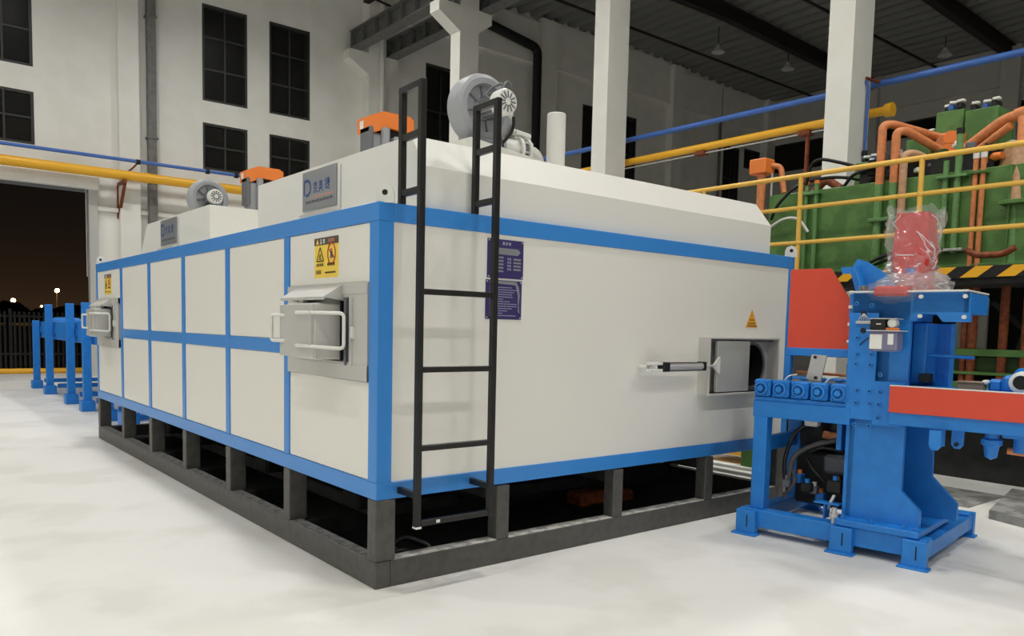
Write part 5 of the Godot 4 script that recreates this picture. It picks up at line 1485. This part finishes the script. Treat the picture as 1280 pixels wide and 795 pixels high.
		for k in 3:
			var p := Vector3(q[0] - q[3] * 0.4 + rng.randf() * 0.15, q[1] + q[4], q[2] + (k - 1) * q[5] * 0.32)
			part("solenoid", bx(S(), p + Vector3(0, 0.035, 0), Vector3(0.14, 0.07, 0.06), 0.01, Basis(Vector3.UP, rng.randf_range(-0.3, 0.3))), [M.black, M.pipe_blue, M.black][k], o)
			part("solenoid_plug", bx(S(), p + Vector3(-0.05, 0.085, 0.02), Vector3(0.06, 0.03, 0.08), 0.008, Basis(Vector3.UP, rng.randf_range(-0.5, 0.5))), M.paper, o)
	part("valve_bank", bb(S(), Vector3(6.95, 3.26, -0.95), Vector3(7.3, 3.50, 0.5), 0.02), M.black, o)
	for i in 78:
		var p := Vector3(rng.randf_range(6.88, 7.3), rng.randf_range(3.30, 3.58), rng.randf_range(-0.95, 0.55))
		part("fitting", bx(S(), p, Vector3(rng.randf_range(0.05, 0.1), rng.randf_range(0.04, 0.09), rng.randf_range(0.05, 0.09)), 0.008, Basis(Vector3.UP, rng.randf() * 2.0)), [M.black, M.grey_dark, M.black, M.paper, M.green_dark][i % 5], o)
	part("orange_pump", cy(S(), Vector3(7.0, 3.40, 0.45), Vector3(6.95, 3.40, 0.58), 0.05, 0.035, 14), M.orange, o)
	part("pump_flange", cy(S(), Vector3(7.0, 3.40, 0.43), Vector3(6.99, 3.40, 0.46), 0.075, -1, 14), M.orange_pipe, o)
	# hoses over the front
	for q in [[Vector3(6.74, 3.33, -1.50), Vector3(6.6, 3.62, -1.35), Vector3(6.9, 3.50, -0.95), Vector3(7.2, 3.3, -0.7)], [Vector3(6.72, 2.95, -1.95), Vector3(6.66, 3.1, -1.85), Vector3(6.72, 3.36, -1.6), Vector3(6.9, 3.42, -1.2), Vector3(7.2, 3.32, -0.8)], [Vector3(6.9, 3.28, -1.1), Vector3(6.75, 3.40, -0.9), Vector3(7.1, 3.5, -0.6)]]:
		part("hose", tube(S(), q, 0.02, 8, 0.2), M.rubber, o)
	for q in [[Vector3(6.2, 2.10, -0.62), Vector3(6.15, 2.3, -0.35), Vector3(6.1, 2.42, 0.05), Vector3(6.1, 2.43, 0.3)], [Vector3(6.2, 2.10, -0.56), Vector3(6.15, 2.28, -0.3), Vector3(6.1, 2.33, 0.0), Vector3(6.1, 2.2, 0.25)], [Vector3(6.2, 2.10, -0.66), Vector3(6.15, 2.34, -0.28), Vector3(6.1, 2.44, 0.1), Vector3(6.1, 2.38, 0.4)]]:
		part("hose", tube(S(), q, 0.016, 8, 0.15), M.rubber, o)
	part("hose", tube(S(), [Vector3(6.70, 2.85, -1.95), Vector3(6.70, 2.95, -1.75), Vector3(6.70, 2.93, -1.55), Vector3(6.70, 2.75, -1.42)], 0.018, 8, 0.15), M.white_paint, o)
	part("tilted_bolt", tube(S(), [Vector3(6.1, 2.36, 0.62), Vector3(6.1, 2.30, 0.72), Vector3(6.1, 2.30, 0.95), Vector3(6.1, 2.36, 1.05)], 0.03, 8, 0.05), M.rust, o)

# ---------------------------------------------------------------- the blue bar rack beyond the furnace
func rack() -> void:
	var o := thing("bar_rack", "blue steel bar rack of tall posts beyond the far end of the furnace", "rack", Vector3(1.2, 0, -11.5))
	var B: Material = M.machine_blue
	var zs := [-15.5, -13.9, -11.75, -10.4, -8.9]
	for i in zs.size():
		var z: float = zs[i]
		var tall: float = 1.44 if i == 0 or i == 4 else 1.76
		part("rack_post", bb(S(), Vector3(0.44, 0.1, z - 0.05), Vector3(0.565, tall, z + 0.05), 0.006), B, o)
		part("rack_post", bb(S(), Vector3(1.9, 0.1, z - 0.07), Vector3(2.04, 1.42, z + 0.07), 0.006), B, o)
		part("rack_foot", bb(S(), Vector3(0.40, 0.0, z - 0.12), Vector3(0.60, 0.17, z + 0.12), 0.006), B, o)
		part("rack_foot", bb(S(), Vector3(1.86, 0.0, z - 0.12), Vector3(2.08, 0.17, z + 0.12), 0.006), B, o)
		part("stringer", bb(S(), Vector3(0.64, 0.12, z - 0.05), Vector3(1.82, 0.2, z + 0.05), 0.005), B, o)
		part("cross_arm", bb(S(), Vector3(0.58, 1.2, z - 0.05), Vector3(1.9, 1.32, z + 0.05), 0.005), B, o)
	part("rack_beam", bb(S(), Vector3(0.60, 1.08, -15.6), Vector3(0.72, 1.42, -8.2), 0.008), B, o)
	part("rack_beam", bb(S(), Vector3(1.78, 1.08, -15.6), Vector3(1.9, 1.42, -8.2), 0.008), B, o)
	part("rack_top", bb(S(), Vector3(0.72, 1.32, -15.5), Vector3(1.78, 1.36, -8.2), 0.004), B, o)
	part("rack_cap", lathe(S(), [[0.0, 0.10], [0.2, 0.09], [0.34, 0.04], [0.36, 0.0]], Vector3(0.9, 1.42, -14.4), Vector3.UP, 18), B, o)
	part("rack_motor", bb(S(), Vector3(0.46, 0.42, -8.62), Vector3(0.75, 1.1, -8.15), 0.02), B, o)
	part("rack_foot", bb(S(), Vector3(0.40, 0.0, -7.9), Vector3(0.62, 0.24, -7.6), 0.006), B, o)
	part("rack_foot", bb(S(), Vector3(0.9, 0.0, -7.7), Vector3(1.2, 0.24, -7.4), 0.006), B, o)
	part("stringer", bb(S(), Vector3(0.62, 0.12, -7.8), Vector3(2.4, 0.2, -7.7), 0.005), B, o)

# ---------------------------------------------------------------- bits on the floor
func loose_things() -> void:
	X = Transform3D.IDENTITY
	# pale steel bars lying between furnace and press
	var labels := ["pale steel bar lying on the floor under the furnace corner, nearest the furnace", "pale steel bar lying on the floor beside the press foot, middle of three", "pale steel bar lying on the floor beside the press foot, nearest the press"]
	var xs := [4.5, 4.78, 5.05]
	for i in 3:
		solo("steel_bar", bb(S(), Vector3(xs[i], 0.0, -3.0), Vector3(xs[i] + 0.1, 0.07, 0.15 - i * 0.3), 0.006), M.wall, labels[i], "steel bar", "steel bars between the furnace and the press")
	solo("floor_plate", bb(S(), Vector3(4.45, 0.0, -3.2), Vector3(5.25, 0.012, 0.2), 0.003), M.tray, "dark floor plate under the pale steel bars beside the furnace", "floor plate")
	# grey plinth and plates behind the feeder
	solo("plinth", ex(S(), [[5.05, -1.35], [6.3, -1.1], [6.3, -3.5], [4.6, -2.6]], Vector3.ZERO, Vector3.RIGHT, Vector3(0, 0, -1), 0.075), M.concrete, "low grey concrete plinth at the right edge behind the blue machine", "plinth")
	solo("trench_cover", bb(S(), Vector3(5.35, 0.0, -0.2), Vector3(6.2, 0.01, 1.08), 0.002), M.concrete, "grey trench cover plates in the floor in front of the press", "cover plate")
	# black strap under the furnace corner
	var st := S()
	tube(st, [Vector3(0.14, 0.05, -0.45), Vector3(0.22, 0.16, -0.35), Vector3(0.34, 0.10, -0.28), Vector3(0.46, 0.06, -0.18), Vector3(0.52, 0.12, -0.22), Vector3(0.36, 0.20, -0.3), Vector3(0.2, 0.09, -0.3)], 0.022, 8, 0.06)
	tube(st, [Vector3(0.16, 0.05, -0.3), Vector3(0.3, 0.14, -0.22), Vector3(0.5, 0.05, -0.25)], 0.02, 8, 0.06)
	solo("rubber_strap", st, M.rubber, "black rubber strap bundle under the near corner of the furnace", "strap")
	solo("fire_brick", bb(S(), Vector3(2.35, 0.023, -0.95), Vector3(2.68, 0.14, -0.75), 0.02), M.rust, "brown brick on the floor under the furnace, left one", "brick", "bricks under the furnace")
	solo("fire_brick", bb(S(), Vector3(2.75, 0.023, -0.9), Vector3(2.96, 0.12, -0.72), 0.02), M.rust, "brown brick on the floor under the furnace, right one", "brick", "bricks under the furnace")
